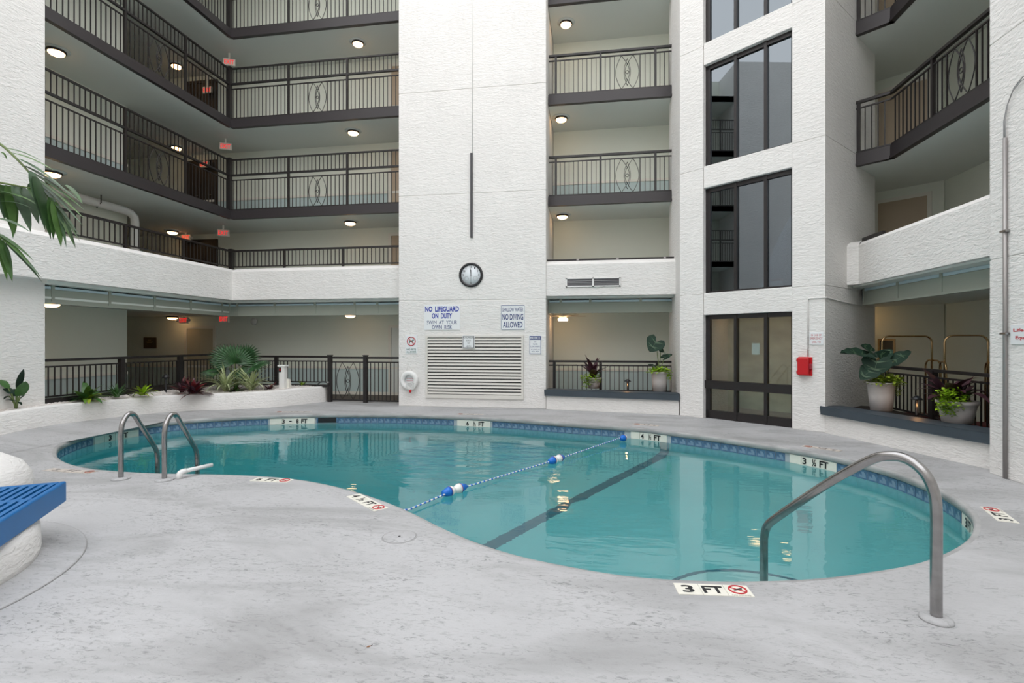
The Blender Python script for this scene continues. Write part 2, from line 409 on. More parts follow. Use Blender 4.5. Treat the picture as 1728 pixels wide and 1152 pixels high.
def at_arc(s, d):
    s %= CUM[-1]; i = 0
    lo, hi = 0, NO
    while hi-lo > 1:
        m = (lo+hi)//2
        if CUM[m] <= s: lo = m
        else: hi = m
    i = lo; f = (s-CUM[i])/(CUM[i+1]-CUM[i])
    p = OUT[i].lerp(OUT[(i+1) % NO], f)
    t0 = (OUT[(i+1) % NO]-OUT[i-1]).normalized(); t1 = (OUT[(i+2) % NO]-OUT[i]).normalized(); t = t0.lerp(t1, f).normalized()
    o = Vector((t.y, -t.x)); return p+o*d, t, o
# counter-clockwise: along the far side s runs from right to left
s_right, s_left = arc_of(wall_at(1641)), arc_of(wall_at(99))
if s_left < s_right: s_left += CUM[-1]
markers = [(161, 234, '3   FT', 'three feet'), (455, 531, '3  -  8 FT', 'three to eight feet'), (771, 827, '6 \u00bd FT', 'six and a half feet'),
           (1064, 1125, '4 \u00bd FT', 'four and a half feet'), (1332, 1411, '3 \u00bd FT', 'three and a half feet'), (1621, 1639, '3 FT', 'three feet')]
spans = []
def arc_px(px):
    a = arc_of(wall_at(px)); return a if a >= s_right-.01 else a+CUM[-1]
for a, b, t, _ in markers: spans.append((arc_px(b), arc_px(a)))
sk0, sk1 = arc_px(566), arc_px(538)
spans.append((sk0, sk1))
tile_mb = MB().box(-.071, .071, 0, .012, -.062, .062)
tile_mb.use(1); tile_mb.add([(-.05, -.001, -.045), (.05, -.001, -.045), (.045, -.001, -.0), (.02, -.001, .035), (-.015, -.001, .03), (-.045, -.001, -.005), (0, -.001, -.02)], [(0, 6, 5), (0, 1, 6), (1, 2, 6), (2, 3, 6), (3, 4, 6)])
tile_me = tile_mb.mesh('waterline_tile', [TILEB, TILEL])
s = s_right-.9
while s < s_left+.9:
    if not any(a-.06 < s < b+.06 for a, b in spans):
        p, t, o = at_arc(s, .018)
        ob = link('waterline_tile', tile_me, pool, (p.x, p.y, (LIP+WL)/2-.002), math.atan2(-t.y, -t.x))
    s += .148
gb = MB()                          # grout band behind the tiles
for i in range(int((s_left-s_right+1.8)/.1)):
    p, t, o = at_arc(s_right-.9+i*.1, .026); p2, _, _ = at_arc(s_right-.9+(i+1)*.1, .026)
    gb.add([(p.x, p.y, WL-.02), (p2.x, p2.y, WL-.02), (p2.x, p2.y, LIP), (p.x, p.y, LIP)], [(0, 1, 2, 3)])
gb.build('tile_grout', mat('grout', (0.42, 0.47, 0.50), .8), pool)
for (a, b), (pa, pb, txt, words_) in zip(spans, markers):
    m_ = thing('depth_marker', 'white waterline tiles reading %s, %s' % (' '.join(txt.replace('\u00bd', '1/2').split()), {161: 'left end of the pool', 455: 'far wall beside the skimmer mouth', 771: 'far wall below the louver', 1064: 'far wall at the rope end', 1332: 'far wall below the right bench', 1621: 'right end of the pool'}[pa]), 'depth marker', group='waterline depth markers')
    mid = (a+b)/2; L = b-a; p, t, o = at_arc(mid, .0)
    ex = Vector((-t.x, -t.y, 0)); nn = Vector((-o.x, -o.y, 0))
    m_.location = (p.x, p.y, (LIP+WL)/2); m_.rotation_euler = (0, 0, math.atan2(ex.y, ex.x))
    nt_ = 4; seg = L/nt_
    for q in range(nt_):
        pq, tq, oq = at_arc(a+seg*(nt_-q-.5), .012)
        loc = Matrix.Rotation(-m_.rotation_euler.z, 4, 'Z') @ (Vector((pq.x, pq.y, 0))-Vector((p.x, p.y, 0)))
        MB().box(-seg/2+.002, seg/2-.002, -.004, .012, -.064, .064).build('tile', MARK, m_, (loc.x, loc.y, 0), math.atan2(-tq.y, -tq.x)-m_.rotation_euler.z)
    chars = [c for c in txt.split(' ') if c]
    for q, ch in enumerate(chars):
        fpos = (q+.5)/len(chars); pq, tq, oq = at_arc(b-(b-a)*(.22+.62*fpos), .004)
        loc = Matrix.Rotation(-m_.rotation_euler.z, 4, 'Z') @ (Vector((pq.x, pq.y, 0))-Vector((p.x, p.y, 0)))
        tm = MB(); put_text(tm, ch, 0, 0, .055*len(ch)+(.02 if len(ch) > 1 else 0), .098 if ch != '-' else .02, 0, .03)
        Mx = Matrix.Translation((loc.x, loc.y-.0015, 0)) @ Matrix.Rotation(math.atan2(-tq.y, -tq.x)-m_.rotation_euler.z, 4, 'Z') @ Matrix.Rotation(PI/2, 4, 'X')
        tb = MB().add(tm.v, tm.f, Mx); tb.build('lettering', INKK, m_)
# skimmer mouth
p, t, o = at_arc((sk0+sk1)/2, .0); sk = thing('pool_skimmer', 'black rectangular skimmer mouth in the far blue tile band', 'skimmer', (p.x, p.y, (LIP+WL)/2+.01), math.atan2(-t.y, -t.x))
MB().box(-.2, .2, .004, .02, -.055, .055).build('opening', BLACK, sk)
fm = MB(); fm.box(-.23, -.2, -.004, .02, -.06, .06); fm.box(.2, .23, -.004, .02, -.06, .06); fm.build('frame', TILEB, sk)
# dark depth-break line on the basin floor and up the far wall
lb = MB(); off = .62; prevv = None
q0 = rope_a+rnorm*off-rdir*1.2; pl = []
inside = lambda P: sum(1 for i in range(NO) if (wall_o[i].y > P.y) != (wall_o[(i+1) % NO].y > P.y) and P.x < (wall_o[(i+1) % NO].x-wall_o[i].x)*(P.y-wall_o[i].y)/(wall_o[(i+1) % NO].y-wall_o[i].y)+wall_o[i].x) % 2 == 1
for k_ in range(200):
    P = q0+rdir*k_*.05
    if inside(P): pl.append(P.copy())
last = pl[-1]
def edge_gap(P): return min((Vector((P.x, P.y))-q).length for q in wall_o)
lv = []
for P in pl:
    g_ = edge_gap(P); z = floor_z(P.x, P.y)+.012+(.28*max(0, 1-g_/.45)**2); lv.append((P, z))
for zz in (last, ):
    for z in (-.9, -.6, -.3, WL-.01): lv.append((last+rdir*.012, z)) if z > lv[-1][1] else None
vs = []; fs = []
for P, z in lv:
    a = P-rnorm*.085; b = P+rnorm*.085; vs += [(a.x, a.y, z), (b.x, b.y, z)]
for i in range(len(lv)-1): fs.append((2*i, 2*i+1, 2*i+3, 2*i+2))
lb.add(vs, fs); lb.build('depth_line', LINE, pool)
# entry step by the handrail
ec = on_z(1312, 977, 0); sp = []
for a_ in range(0, 25):
    an = PI*a_/24; ex_ = W(1, .05)-W(0, 0); ey_ = W(-.05, 1)-W(0, 0)
    sp.append(Vector((ec.x, ec.y, 0))+ex_*math.cos(an)*.80+ey_*math.sin(an)*.86)
sm_ = MB(); sm_.prism([(p.x, p.y) for p in sp], -1.3, -.55); sm_.build('entry_step', PLASTER, pool)
sm_ = MB()
for i in range(24):
    a, b = sp[i], sp[i+1]; sm_.bar(a, b, .035, -.56, -.54)
sm_.build('step_nosing', LINE, pool)
# water
wm = MB(); wo_ = offset(OUT, .06); vs = []
for z in (WL, -3.2): vs += [(p.x, p.y, z) for p in wo_]
tri = geometry.tessellate_polygon([[Vector((p.x, p.y, 0)) for p in wo_]])
fs = []
for a, b, c in tri:
    if (wo_[b]-wo_[a]).cross(wo_[c]-wo_[a]) < 0: a, c = c, a
    fs.append((a, b, c)); fs.append((n+c, n+b, n+a))
fs += [(n+i, n+(i+1) % n, (i+1) % n, i) for i in range(n)]
wm.add(vs, fs)
water = struct('pool_water', wm, WATER, 'still turquoise water filling the kidney-shaped pool')

# ---------------------------------------------------------------- walls
# central column, panels between the floor joints
zj = [0, 2.64, 5.27, 7.85, 10.4, TOP]
core = struct('wall_back', MB().box(XCL+.01, XCR-.01, YC+.012, YB+.2, 0, TOP), STUC, 'white stucco column wall facing the pool')
for a, b in zip(zj, zj[1:]):
    MB().box(XCL, XCR, YC, YC+.5, a+.006 if a else 0, b-.006).build('panel', STUC, core, bevel=.01)
# corridor back walls: back, left wing, recess
ww = MB(); ww.box(-16, XCL, YB, YB+.25, 0, TOP); ww.box(XCR, 6.2, YB, YB+.25, 0, TOP)
struct('wall_back.001', ww, GWALL, 'pale green corridor wall behind the back balconies')
ww = MB(); ww.box(XB-.25, XB, -7, 11.37, 0, TOP)
struct('wall_left', ww, GWALL, 'pale green corridor wall of the left wing')
ww = MB(); ww.box(-16.2, -16, 11, YB, 0, TOP); ww.box(-16, XB-.25, 11.12, 11.37, 0, TOP)
struct('wall_left.001', ww, GWALL, 'side wall of the stair hallway in the left wing')
def wains(name, p, q, nrm, z):     # wainscot, chair rail and baseboard against a wall line p-q
    o = Vector(nrm)
    a = Vector(p)+o*.006; b = Vector(q)+o*.006
    t_ = struct(name, MB().bar(a, b, .012, z, z+.80), WAINS, 'blue green wainscot band')
    c = MB(); c.bar(Vector(p)+o*.015, Vector(q)+o*.015, .03, z+.79, z+.86); c.build('chair_rail', CREAM, t_)
    c = MB(); c.bar(Vector(p)+o*.015, Vector(q)+o*.015, .03, z, z+.1); c.build('baseboard', CREAM, t_)
for z in [0.0, 2.76]+FL[:3]:
    wains('baseboard_back', (-16, YB), (XCL, YB), (0, -1), z)
    wains('baseboard_back', (XCR, YB), (3.4, YB), (0, -1), z)
    wains('baseboard_left', (XB, 7.9), (XB, 11.37), (1, 0), z)
# left column
struct('wall_left.002', MB().box(-12, -9.95, 6.4, 7.95, 0, TOP).box(-12, -9.95, -7, 5.1, 0, TOP).box(-12, -9.95, 5.1, 6.4, 0, 2.7), STUC, 'white stucco wall at the left edge')
# far side behind the camera closes the courtyard
struct('wall_front', MB().box(-12, -2, -7.3, -7, 0, 7.5).box(-2, 8, -7.3, -7, 0, 10.4), STUC, 'white courtyard wall opposite')
# right column
rc = struct('wall_right', MB().box(4.84, 8, 3.5, 7.15, 0, TOP).box(4.84, 8, -7, 3.5, 0, 10.4), STUC, 'white stucco wall at the right edge')
zr = [0, 2.62, 5.26, 7.84, TOP]
for a, b in zip(zr, zr[1:]): MB().box(4.83, 5.2, 4.5, 7.16, a+.005 if a else 0, b-.005).build('panel', STUC, rc, bevel=.008)
# right corridor walls
rd0, rd1 = Vector((7.4, 12.3, 0)), Vector((5.2, 14.15, 0))
ww = MB(); ww.bar(rd0, rd1, .2, 0, TOP, .05); ww.box(7.4, 7.65, 6.9, 12.35, 0, TOP)
struct('wall_right.001', ww, GWALL, 'dim corridor wall of the right wing')
# slabs (ceilings) with dark fascia channels
edgeR = [(5.05, 10.98), (5.52, 10.58), (5.52, 7.0)]
for i, (b, t) in enumerate(zip(FB, FL)):
    mb = MB()
    mb.prism([(XS, YS), (XCL-.0, YS), (XCL, YB), (-16, YB), (-16, 11.37), (XB, 11.37), (XB, 7.9), (XS, 7.9)], b, t)
    struct('ceiling', mb, SOFF, 'grey slab underside of the left and back balconies')
    struct('ceiling', MB().box(XB, XS, 5.1, 6.4, b, t), SOFF, 'grey slab underside of the left wing bay nearer the camera')
    struct('trim_2', MB().bar((XS-.03, 5.1), (XS-.03, 6.4), .06, b, t+.01), FASC, 'dark bronze slab edge of the left wing bay nearer the camera')
    mb = MB().prism([(XCR, YS), (2.6, YS), (2.6, YB), (XCR, YB)], b, t)
    struct('ceiling', mb, SOFF, 'grey slab underside in the middle bay')
    mb = MB().prism([edgeR[0], edgeR[1], edgeR[2], (7.5, 7.0), (7.5, 12.3), (5.6, 14.0), (5.0, 13.0)], b, t)
    struct('ceiling', mb, SOFF, 'grey slab underside in the right bay')
    if i < 3:
        mb = MB()
        mb.bar((XS, YS-.03), (XCL, YS-.03), .06, b+.03, t+.01); mb.bar((XS-.03+.06, YS-.06), (XS+.03, 7.95), .06, b+.03, t+.01)
        mb.bar((XS+.08, YS-.05), (XCL, YS-.05), .11, b-.012, b+.04); mb.bar((XS+.06, YS-.1), (XS+.06, 7.95), .11, b-.012, b+.04)
        struct('trim_2', mb, FASC, 'dark bronze slab edge channel of the left balconies')
        mb = MB(); mb.bar((XCR, YS-.03), (2.3, YS-.03), .06, b+.03, t+.01); mb.bar((XCR, YS-.05), (2.3, YS-.05), .11, b-.012, b+.04)
        struct('trim_3', mb, FASC, 'dark bronze slab edge channel of the middle bay')
        mb = MB()
        for p, q in zip(edgeR, edgeR[1:]): mb.bar(p, q, .07, b+.02, t+.01, .03); mb.bar(p, q, .11, b-.012, b+.03, .04)
        struct('trim_4', mb, FASC, 'dark bronze slab edge channel of the right bay')
mb = MB(); mb.prism([(XS+.3, YS-.35), (XCL, YS-.35), (XCL, YB+.2), (-16.2, YB+.2), (-16.2, 11), (-12, 11), (-12, 7.9), (XS+.3, 7.9)], 14.1, TOP)
mb.box(XCR, 3, YS-.35, YB, 14.1, TOP); mb.prism([(5, 11), (5.3, 7), (8, 7), (8, 12.3), (5.6, 14.2), (4, 14.5)], 14.1, TOP)
struct('roof', mb, STUC, 'roof edge above the courtyard')
# dark corridor floors
for z in [0.0, 2.78]+FL[:3]:
    mb = MB(); e_ = .004 if z else .006
    mb.prism([(XS-.12, YB), (-16, YB), (-16, 11.37), (XB, 11.37), (XB, 7.9), (XS-.12, 7.9)], z+.001, z+e_); mb.box(XS-.12, XCL, YS+.12, YB, z+.001, z+e_)
    mb.box(XCR, 2.0, YS+.12, YB, z+.001, z+e_); mb.prism([(5.62, 11.6), (5.62, 7.0), (7.4, 7.0), (7.4, 12.3), (5.6, 13.9)], z+.001, z+e_)
    struct('floor_corridor', mb, CARPET, 'dark brown corridor floor')
# parapets of the second floor
def parapet(name, label, poly_face, z0, z1, back):   # profile swept on straight runs: face, chamfered top
    mb = MB()
    for p, q, inn in poly_face:
        inn = Vector(inn); p = Vector(p); q = Vector(q)
        prof = [(0, z0), (0, z1-.09), (.05, z1-.03), (.2, z1+.02), (back, z1+.02), (back, z0)]
        vs = [(*(a+inn*d), z) for a in (p, q) for d, z in prof]; k_ = len(prof)
        mb.add(vs, [(i, (i+1) % k_, k_+(i+1) % k_, k_+i) for i in range(k_)]+[tuple(range(k_-1, -1, -1)), tuple(range(k_, 2*k_))])
    return struct(name, mb, STUC, label)
parapet('wall_back.002', 'white stucco parapet of the back balcony', [((XP-.0, YP), (XCL, YP), (0, 1))], 2.74, 3.59, .32)
parapet('wall_left.003', 'white stucco parapet of the left wing', [((XP, -6.9), (XP, YP+.32), (-1, 0))], 2.74, 3.59, .32)
parapet('wall_back.003', 'white stucco parapet of the middle bay', [((XCR, YC+.04), (1.95, YC+.04), (0, 1))], 2.72, 3.56, .6)
pr = [(4.745, 10.59), (4.90, 10.46), (4.88, 7.1)]
mb = MB()
parapet('wall_right.002', 'white stucco parapet of the right bay', [(pr[0], pr[1], (TS.x, TS.y)), (pr[1], pr[2], (1, 0))], 2.69, 3.50, .45)
# second floor slab and ground ceiling, hung soffit panels below the parapets
mb = MB()
mb.prism([(XP-.2, YP+.2), (XCL, YP+.2), (XCL, YB), (-16, YB), (-16, 11.37), (XB, 11.37), (XB, 7.9), (XP-.2, 7.9)], 2.68, 2.78)
mb.box(XCR, 2.6, YC+.3, YB, 2.68, 2.78); mb.prism([(4.95, 10.9), (5.0, 7.0), (7.5, 7.0), (7.5, 12.3), (5.6, 14)], 2.66, 2.78)
struct('ceiling', mb, SOFF, 'slab between ground floor and second floor')
mb = MB()
mb.prism([(XS+.02, YS-.05), (XCL, YS-.05), (XCL, YB), (-16, YB), (-16, 11.37), (XB, 11.37), (XB, 7.9), (XS+.02, 7.9)], 2.42, 2.46)
mb.box(XCR, 2.6, YS-.05, YB, 2.42, 2.46); mb.prism([(5.3, 11.0), (5.3, 7.0), (7.5, 7.0), (7.5, 12.3), (5.6, 14)], 2.42, 2.46)
struct('ceiling', mb, SOFF, 'ground floor corridor ceiling')
def soffit(label, p, q, cuts):
    p = Vector((p[0], p[1])); q = Vector((q[0], q[1])); d = (q-p).normalized(); L = (q-p).length
    o = struct('trim_5', MB().bar(p, q, .06, 2.33, 2.37), PANEL, label)
    for a, b in zip([0]+cuts, cuts+[L]):
        MB().bar(p+d*(a+.015), p+d*(b-.015), .03, 2.37, 2.60).build('panel', PANEL, o)
        MB().bar(p+d*(a+.03), p+d*(b-.03), .02, 2.605, 2.655).build('glazing', GLAZE, o)
    for a in [0]+cuts+[L]: MB().bar(p+d*(max(a-.03, 0)), p+d*min(a+.03, L), .05, 2.37, 2.68).build('batten', PANEL, o)
    return o
def along(px, p, q):
    a = on_v(px, 576, p, q); return (Vector((a.x, a.y))-Vector((p[0], p[1]))).length
lp, lq = (XS, YS-.05), (XS, 7.95)
soffit('green grey hung soffit panels of the left wing', lp, lq, sorted(along(x, lp, lq) for x in (88, 184, 260, 321, 374)))
bp_, bq_ = (XS, YS-.05), (XCL, YS-.05)
soffit('green grey hung soffit panels of the back corridor', bp_, bq_, sorted(along(x, bp_, bq_) for x in (401, 464, 532, 599, 637)))
bp_, bq_ = (XCR, YS-.05), (2.3, YS-.05)
soffit('green grey hung soffit panels of the middle bay', bp_, bq_, sorted(along(x, bp_, bq_) for x in (946.5, 996, 1081)))
bp_, bq_ = (5.25, 11.0), (5.25, 7.16)
soffit('green grey hung soffit panels of the right bay', bp_, bq_, sorted(along(x, bp_, bq_) for x in (1516, 1590)))

# ---------------------------------------------------------------- elevator tower
tb = MB()
ZW = [(0.0, 2.18), (2.64, 4.86), (5.32, 7.46), (7.92, 10.06), (10.5, 12.6)]
SL, SR = 2.30, .55                                  # window edges along the face
def tbox(mb, s0, s1, d0, d1, z0, z1):
    c = [tw(s0, d0), tw(s1, d0), tw(s1, d1), tw(s0, d1)]
    mb.add([(p.x, p.y, z) for z in (z0, z1) for p in c], [(3, 2, 1, 0), (4, 5, 6, 7), (0, 1, 5, 4), (1, 2, 6, 5), (2, 3, 7, 6), (3, 0, 4, 7)])
# left pilaster core, right pilaster + side wall
side_end = TC+TS*1.6*math.hypot(1.085, 1.184)
tb.prism([tuple(tw(TWD, -.01).xy), tuple(tw(SL+.01, -.01).xy), tuple(tw(SL+.01, -.5).xy), tuple((tw(TWD, -3).xy)), (2.3, 14.6), (1.9, 13.4)], 0, TOP)
tb.prism([tuple((TC-TN*.01+TE*.01).xy), tuple(side_end.xy), tuple((side_end+TE*.3).xy), tuple((tw(SR-.01, -.35)).xy), tuple(tw(SR-.01, -.01).xy)], 0, TOP)
tower = struct('wall_right.003', tb, STUC, 'white stucco elevator tower with a column of dark windows')
zj2 = [0, 2.62, 5.28, 7.86, 10.4, TOP]
for a, b in zip(zj2, zj2[1:]):
    a = a+.005 if a else 0; b -= .005
    for s0, s1 in ((SL+.004, TWD), (0, SR-.004)):
        m2 = MB(); tbox(m2, s0, s1, -.12, 0, a, b); m2.build('panel', STUC, tower, bevel=.008)
    m2 = MB(); p_, q_ = TC, side_end; nn = Vector((TS.y, -TS.x, 0)); nn = nn if nn.dot(Vector((1, -1, 0))) > 0 else -nn
    e0 = p_+nn*.0; e1 = q_+nn*.0
    vs = [(x.x, x.y, z) for z in (a, b) for x in (e0+nn*.012+TN*.012, e1+nn*.012, e1-nn*.1, e0-nn*.1-TS*-.1)]
    m2.add(vs, [(3, 2, 1, 0), (4, 5, 6, 7), (0, 1, 5, 4), (1, 2, 6, 5), (2, 3, 7, 6), (3, 0, 4, 7)]); m2.build('panel', STUC, tower)
sp_z = [(2.18, 2.64), (4.86, 5.32), (7.46, 7.92), (10.06, 10.5), (12.6, TOP)]
for a, b in sp_z:
    m2 = MB(); tbox(m2, SR, SL, -.35, -.02, a, b); m2.build('spandrel', STUC, tower, bevel=.008)
# shaft interior
m2 = MB()
inner = lambda s, d: tuple(tw(s, d).xy)
m2.prism([inner(SL+.3, -2.2), inner(SR-.3, -2.2), inner(SR-.3, -2.4), inner(SL+.3, -2.4)], 2.4, TOP)
m2.prism([inner(SL+.25, -.4), inner(SL+.25, -2.3), inner(SL+.35, -2.3), inner(SL+.35, -.4)], 2.4, TOP)
m2.prism([inner(SR-.25, -.36), inner(SR-.25, -2.3), inner(SR-.35, -2.3), inner(SR-.35, -.36)], 2.4, TOP)
for z in (2.4, 5.0, 7.6, 10.2, 12.7): m2.prism([inner(SL+.3, -.36), inner(SR-.3, -.36), inner(SR-.3, -2.3), inner(SL+.3, -2.3)], z, z+.12)
struct('wall_right.004', m2, SHAFT, 'grey inside walls of the elevator shaft')
m2 = MB()
m2.prism([inner(SL+.3, -2.2), inner(SR-.3, -2.2), inner(SR-.3, -2.4), inner(SL+.3, -2.4)], 0, 2.4)
m2.prism([inner(SL+.25, -.4), inner(SL+.25, -2.3), inner(SL+.35, -2.3), inner(SL+.35, -.4)], 0, 2.4)
m2.prism([inner(SR-.25, -.36), inner(SR-.25, -2.3), inner(SR-.35, -2.3), inner(SR-.35, -.36)], 0, 2.4)
struct('wall_right.005', m2, MARB, 'pale lobby walls behind the glass door')
MU = [(1.250*1.3273, .055), (.803*1.3273, .055)]
for i, (z0, z1) in enumerate(ZW):
    nm = 'door_1' if i == 0 else 'window_%d' % i
    fo = MB(); D0, D1 = -.19, -.11
    tbox(fo, SR, SR+.05, D0, D1, z0, z1); tbox(fo, SL-.09, SL, D0, D1, z0, z1)
    tbox(fo, SR, SL, D0, D1, z1-.09, z1); tbox(fo, SR, SL, D0, D1, z0, z0+(.17 if i == 0 else .04))
    o = struct(nm, fo, BRONZE, 'black framed %s in the elevator tower' % ('glass entrance' if i == 0 else 'three pane window'))
    for s_, w_ in MU:
        m2 = MB(); tbox(m2, s_-w_/2, s_+w_/2, D0-.02, D1+.02, z0, z1); m2.build('mullion', BRONZE, o)
    if i == 0:
        m2 = MB(); tbox(m2, SR, SL+.01, D0-.01, D1+.05, .63, .80); m2.build('mid_rail', BRONZE, o)
    ed = [SR+.05, MU[1][0], MU[0][0], SL-.09]
    for a, b in zip(ed, ed[1:]):
        for za, zb in (((z0+.17, .63), (.80, z1-.09)) if i == 0 else ((z0+.04, z1-.09),)):
            m2 = MB(); tbox(m2, a, b, -.157, -.150, za, zb); m2.build('pane', GLASSC if i == 0 else GLASS, o)

# ---------------------------------------------------------------- ground: planter bed wall, benches
def off_line(P, d):
    o = []
    for i in range(len(P)):
        a = Vector(P[max(i-1, 0)]); b = Vector(P[min(i+1, len(P)-1)]); t = (b-a).normalized(); o.append((P[i][0]+t.y*d, P[i][1]-t.x*d))
    return o
pw_out = [(553,677,651,0),(514,681.5,654,0),(451,688,660,0),(375,691,663.5,0),(300,694.2,666,0),(214,701.8,672.6,-9.70),(160,708,677,-9.67),(101,715,682,-9.62),(50,723.5,689,-9.58),(0,734,696.5,-9.55)]
pw = []; pz = []; pb_ = []
for x, y, yt, z in pw_out:
    p = on_z(x, y, z) if z >= 0 else on_x(x, y, z); t = p.y/ray(x, y).y; pw.append((p.x, p.y)); pz.append(EYE+t*(576-yt)/864); pb_.append(p.z)
for k_ in (1, 2): pw.append((pw[9][0]+.05*k_, pw[9][1]-1.2*k_)); pz.append(pz[9]); pb_.append(pb_[9])
def dense(P, Z, k):
    o = []; oz = []; n = len(P); V = [Vector(p) for p in P]
    for i in range(n-1):
        a, b, c, d = V[max(i-1, 0)], V[i], V[i+1], V[min(i+2, n-1)]
        for j in range(k):
            t = j/k; q = 0.5*((2*b)+(c-a)*t+(2*a-5*b+4*c-d)*t*t+(3*b-a-3*c+d)*t**3); o.append(tuple(q)); oz.append(Z[i]*(1-t)+Z[i+1]*t)
    return o+[P[-1]], oz+[Z[-1]]
_, pb_ = dense(pw, pb_, 5); pw, pz = dense(pw, pz, 5)
b1, b2 = off_line(pw, .16), off_line(pw, -.16)
away = lambda L: sum((Vector(L[i])-Vector((cen.x, cen.y))).length for i in range(len(pw)))
back_l, sg = (b1, 1) if away(b1) > away(b2) else (b2, -1)
mb = MB(); n = len(pw); prof = [(0, None), (0, -.035), (.012, -.01), (.035, 0), (.125, 0), (.148, -.01), (.16, -.035), (.16, None)]
vs = []
for d, dz in prof:
    vs += [(*p, 0.0 if dz is None else pz[i]+dz) for i, p in enumerate(off_line(pw, d*sg))]
k_ = len(prof)
mb.add(vs, [(j*n+i, j*n+i+1, (j+1)*n+i+1, (j+1)*n+i) for j in range(k_-1) for i in range(n-1)]+[tuple(j*n for j in range(k_)), tuple(j*n+n-1 for j in range(k_-1, -1, -1))], None, True)
struct('wall_left.004', mb, STUC, 'low curved white planter wall along the left side of the deck')
# the deck rises gently to the foot of the wall at the left
mb = MB(); n = len(pw); vs = []
for d, f in ((-.02, 1), (.35, .8), (.8, .3), (1.15, 0)):
    vs += [(*p, .002+pb_[i]*f if pb_[i] > .004 else -.01) for i, p in enumerate(off_line(pw, -d*sg))]
mb.add(vs, [(j*n+i, j*n+i+1, (j+1)*n+i+1, (j+1)*n+i) for j in range(3) for i in range(n-1)], None, True)
struct('floor_slope', mb, DECK, 'deck rising gently to the foot of the curved planter wall')
# gravel bed between the wall and the railings
gm = MB(); vs = []; NB = 6
def bed_back(p):
    x, y = p
    if y > 12.2 or x > -8.6: return Vector((min(x, -5.9)-.2, 12.86))
    if y > 11.0: return Vector((-9.98, 12.86))
    return Vector((-9.98, y+.35))
def bed_z(i, f): return (pz[i]-.025)*(1-f)+f*(.47 if pw[i][1] < 10.5 else .43)
for j in range(NB+1):
    for i, p in enumerate(off_line(pw, .13*sg)):
        q = Vector(p).lerp(bed_back(p), j/NB); vs.append((q.x, q.y, bed_z(i, j/NB)))
gm.add(vs, [(j*n+i, j*n+i+1, (j+1)*n+i+1, (j+1)*n+i) for j in range(NB) for i in range(n-1)], None, True)
go = gm.build('gravel_bed', GRAVEL); tag(go, 'white pebble gravel filling the curved planter bed', 'gravel', None, 'stuff')
pm = MB(); rnd = random.Random(3)
for _ in range(5200):
    i = rnd.randrange(n-12); f = rnd.random()**1.3*.92+.05; p = off_line(pw, .13*sg)[i] if _ < 1 else None
    if _ == 0: PL = off_line(pw, .13*sg)
    q0 = Vector(PL[i]).lerp(bed_back(PL[i]), f); q1 = Vector(PL[i+1]).lerp(bed_back(PL[i+1]), f); q = q0.lerp(q1, rnd.random()); x, y = q; z = bed_z(i, f)-.004
    r = rnd.uniform(.012, .026); a0 = rnd.random()*6
    pm.add([(x+r*1.2*math.cos(a0+k*PI/2), y+r*math.sin(a0+k*PI/2), z) for k in range(4)]+[(x+r*.2, y, z+r*.9)], [(0, 1, 4), (1, 2, 4), (2, 3, 4), (3, 0, 4)], None, True)
o = pm.build('pebbles', mat('pebble', (0.68, 0.64, 0.60), .8, var=((9, 9, 9), .3)), go); tag(o, kind='stuff')
# benches of the middle and right bay
def bench(label, name, p, q, capext, innr, trim):
    p = Vector(p); q = Vector(q); d = (q-p).normalized(); nn = Vector((-d.y, d.x)); nn = nn if nn.dot(Vector(innr)) > 0 else -nn
    mb = MB(); mb.prism([tuple(p), tuple(q), tuple(q+nn*.3), tuple(p+nn*.3)], 0, .33)
    o = struct(name, mb, STUC, label)
    a = p-nn*.06-d*capext[0]; b = q-nn*.06+d*capext[1]
    mb = MB(); mb.prism([tuple(a), tuple(b), tuple(b+nn*.44), tuple(a+nn*.44)], .325, .465)
    mb.build('cap', SLATE, o, bevel=.008); return o, d, nn
bm0, bm1 = (XCR+.01, 12.26), tuple(tw(TWD, 0).xy)
b_mid = bench('low white wall with slate cap below the middle bay', 'trim_6', bm0, (bm1[0]-.02, bm1[1]+.02), (.03, .02), (0, 1), 0)
br0, br1 = tuple((TC+TN*0).xy), (5.02, 7.22)
b_right = bench('low white wall with slate cap below the right bay', 'trim_7', br0, br1, (.04, -.06), (1, .4), 0)
mb = MB(); mb.prism([(XCR, 12.6), (1.9, 12.1), (1.95, 12.95), (XCR, 12.95)], 0, .36); struct('floor_planter_middle', mb, SOIL, 'dark planter floor behind the middle bench')
mb = MB(); mb.prism([(4.25, 10.0), (5.2, 7.4), (5.45, 7.4), (5.45, 10.9), (5.2, 11.0)], 0, .36); struct('floor_planter_right', mb, SOIL, 'dark planter floor behind the right bench')

# ================================================================ THINGS
# ---------------------------------------------------------------- railings
BAR = MB().box(-.0085, .0085, -.0085, .0085, 0, 1).mesh('baluster', BRONZE)
POST = MB().box(-.027, .027, -.027, .027, 0, 1).mesh('post', BRONZE)
_sc = {}
def scroll_mesh(wd, h):
    k = (round(wd, 3), round(h, 3))
    if k in _sc: return _sc[k]
    mb = MB(); r = .0085
    def arc(tip, bul, a, b): return [(tip+(bul-tip)*math.sin(PI*i/14), 0, a+(b-a)*i/14) for i in range(15)]
    for sg_ in (-1, 1):
        mb.tube(arc(sg_*.24*wd, sg_*.48*wd, 0, h), r, 4); mb.tube(arc(sg_*.24*wd, -sg_*.09*wd, 0, h), r, 4)
        mb.tube(arc(0, sg_*.13*wd, .1*h, .9*h), r, 4)
    mb.tube([(.065*wd*math.cos(2*PI*i/12), 0, h/2+.065*wd*math.sin(2*PI*i/12)) for i in range(12)], r, 4, closed=True)
    _sc[k] = mb.mesh('oval_scroll', BRONZE); return _sc[k]
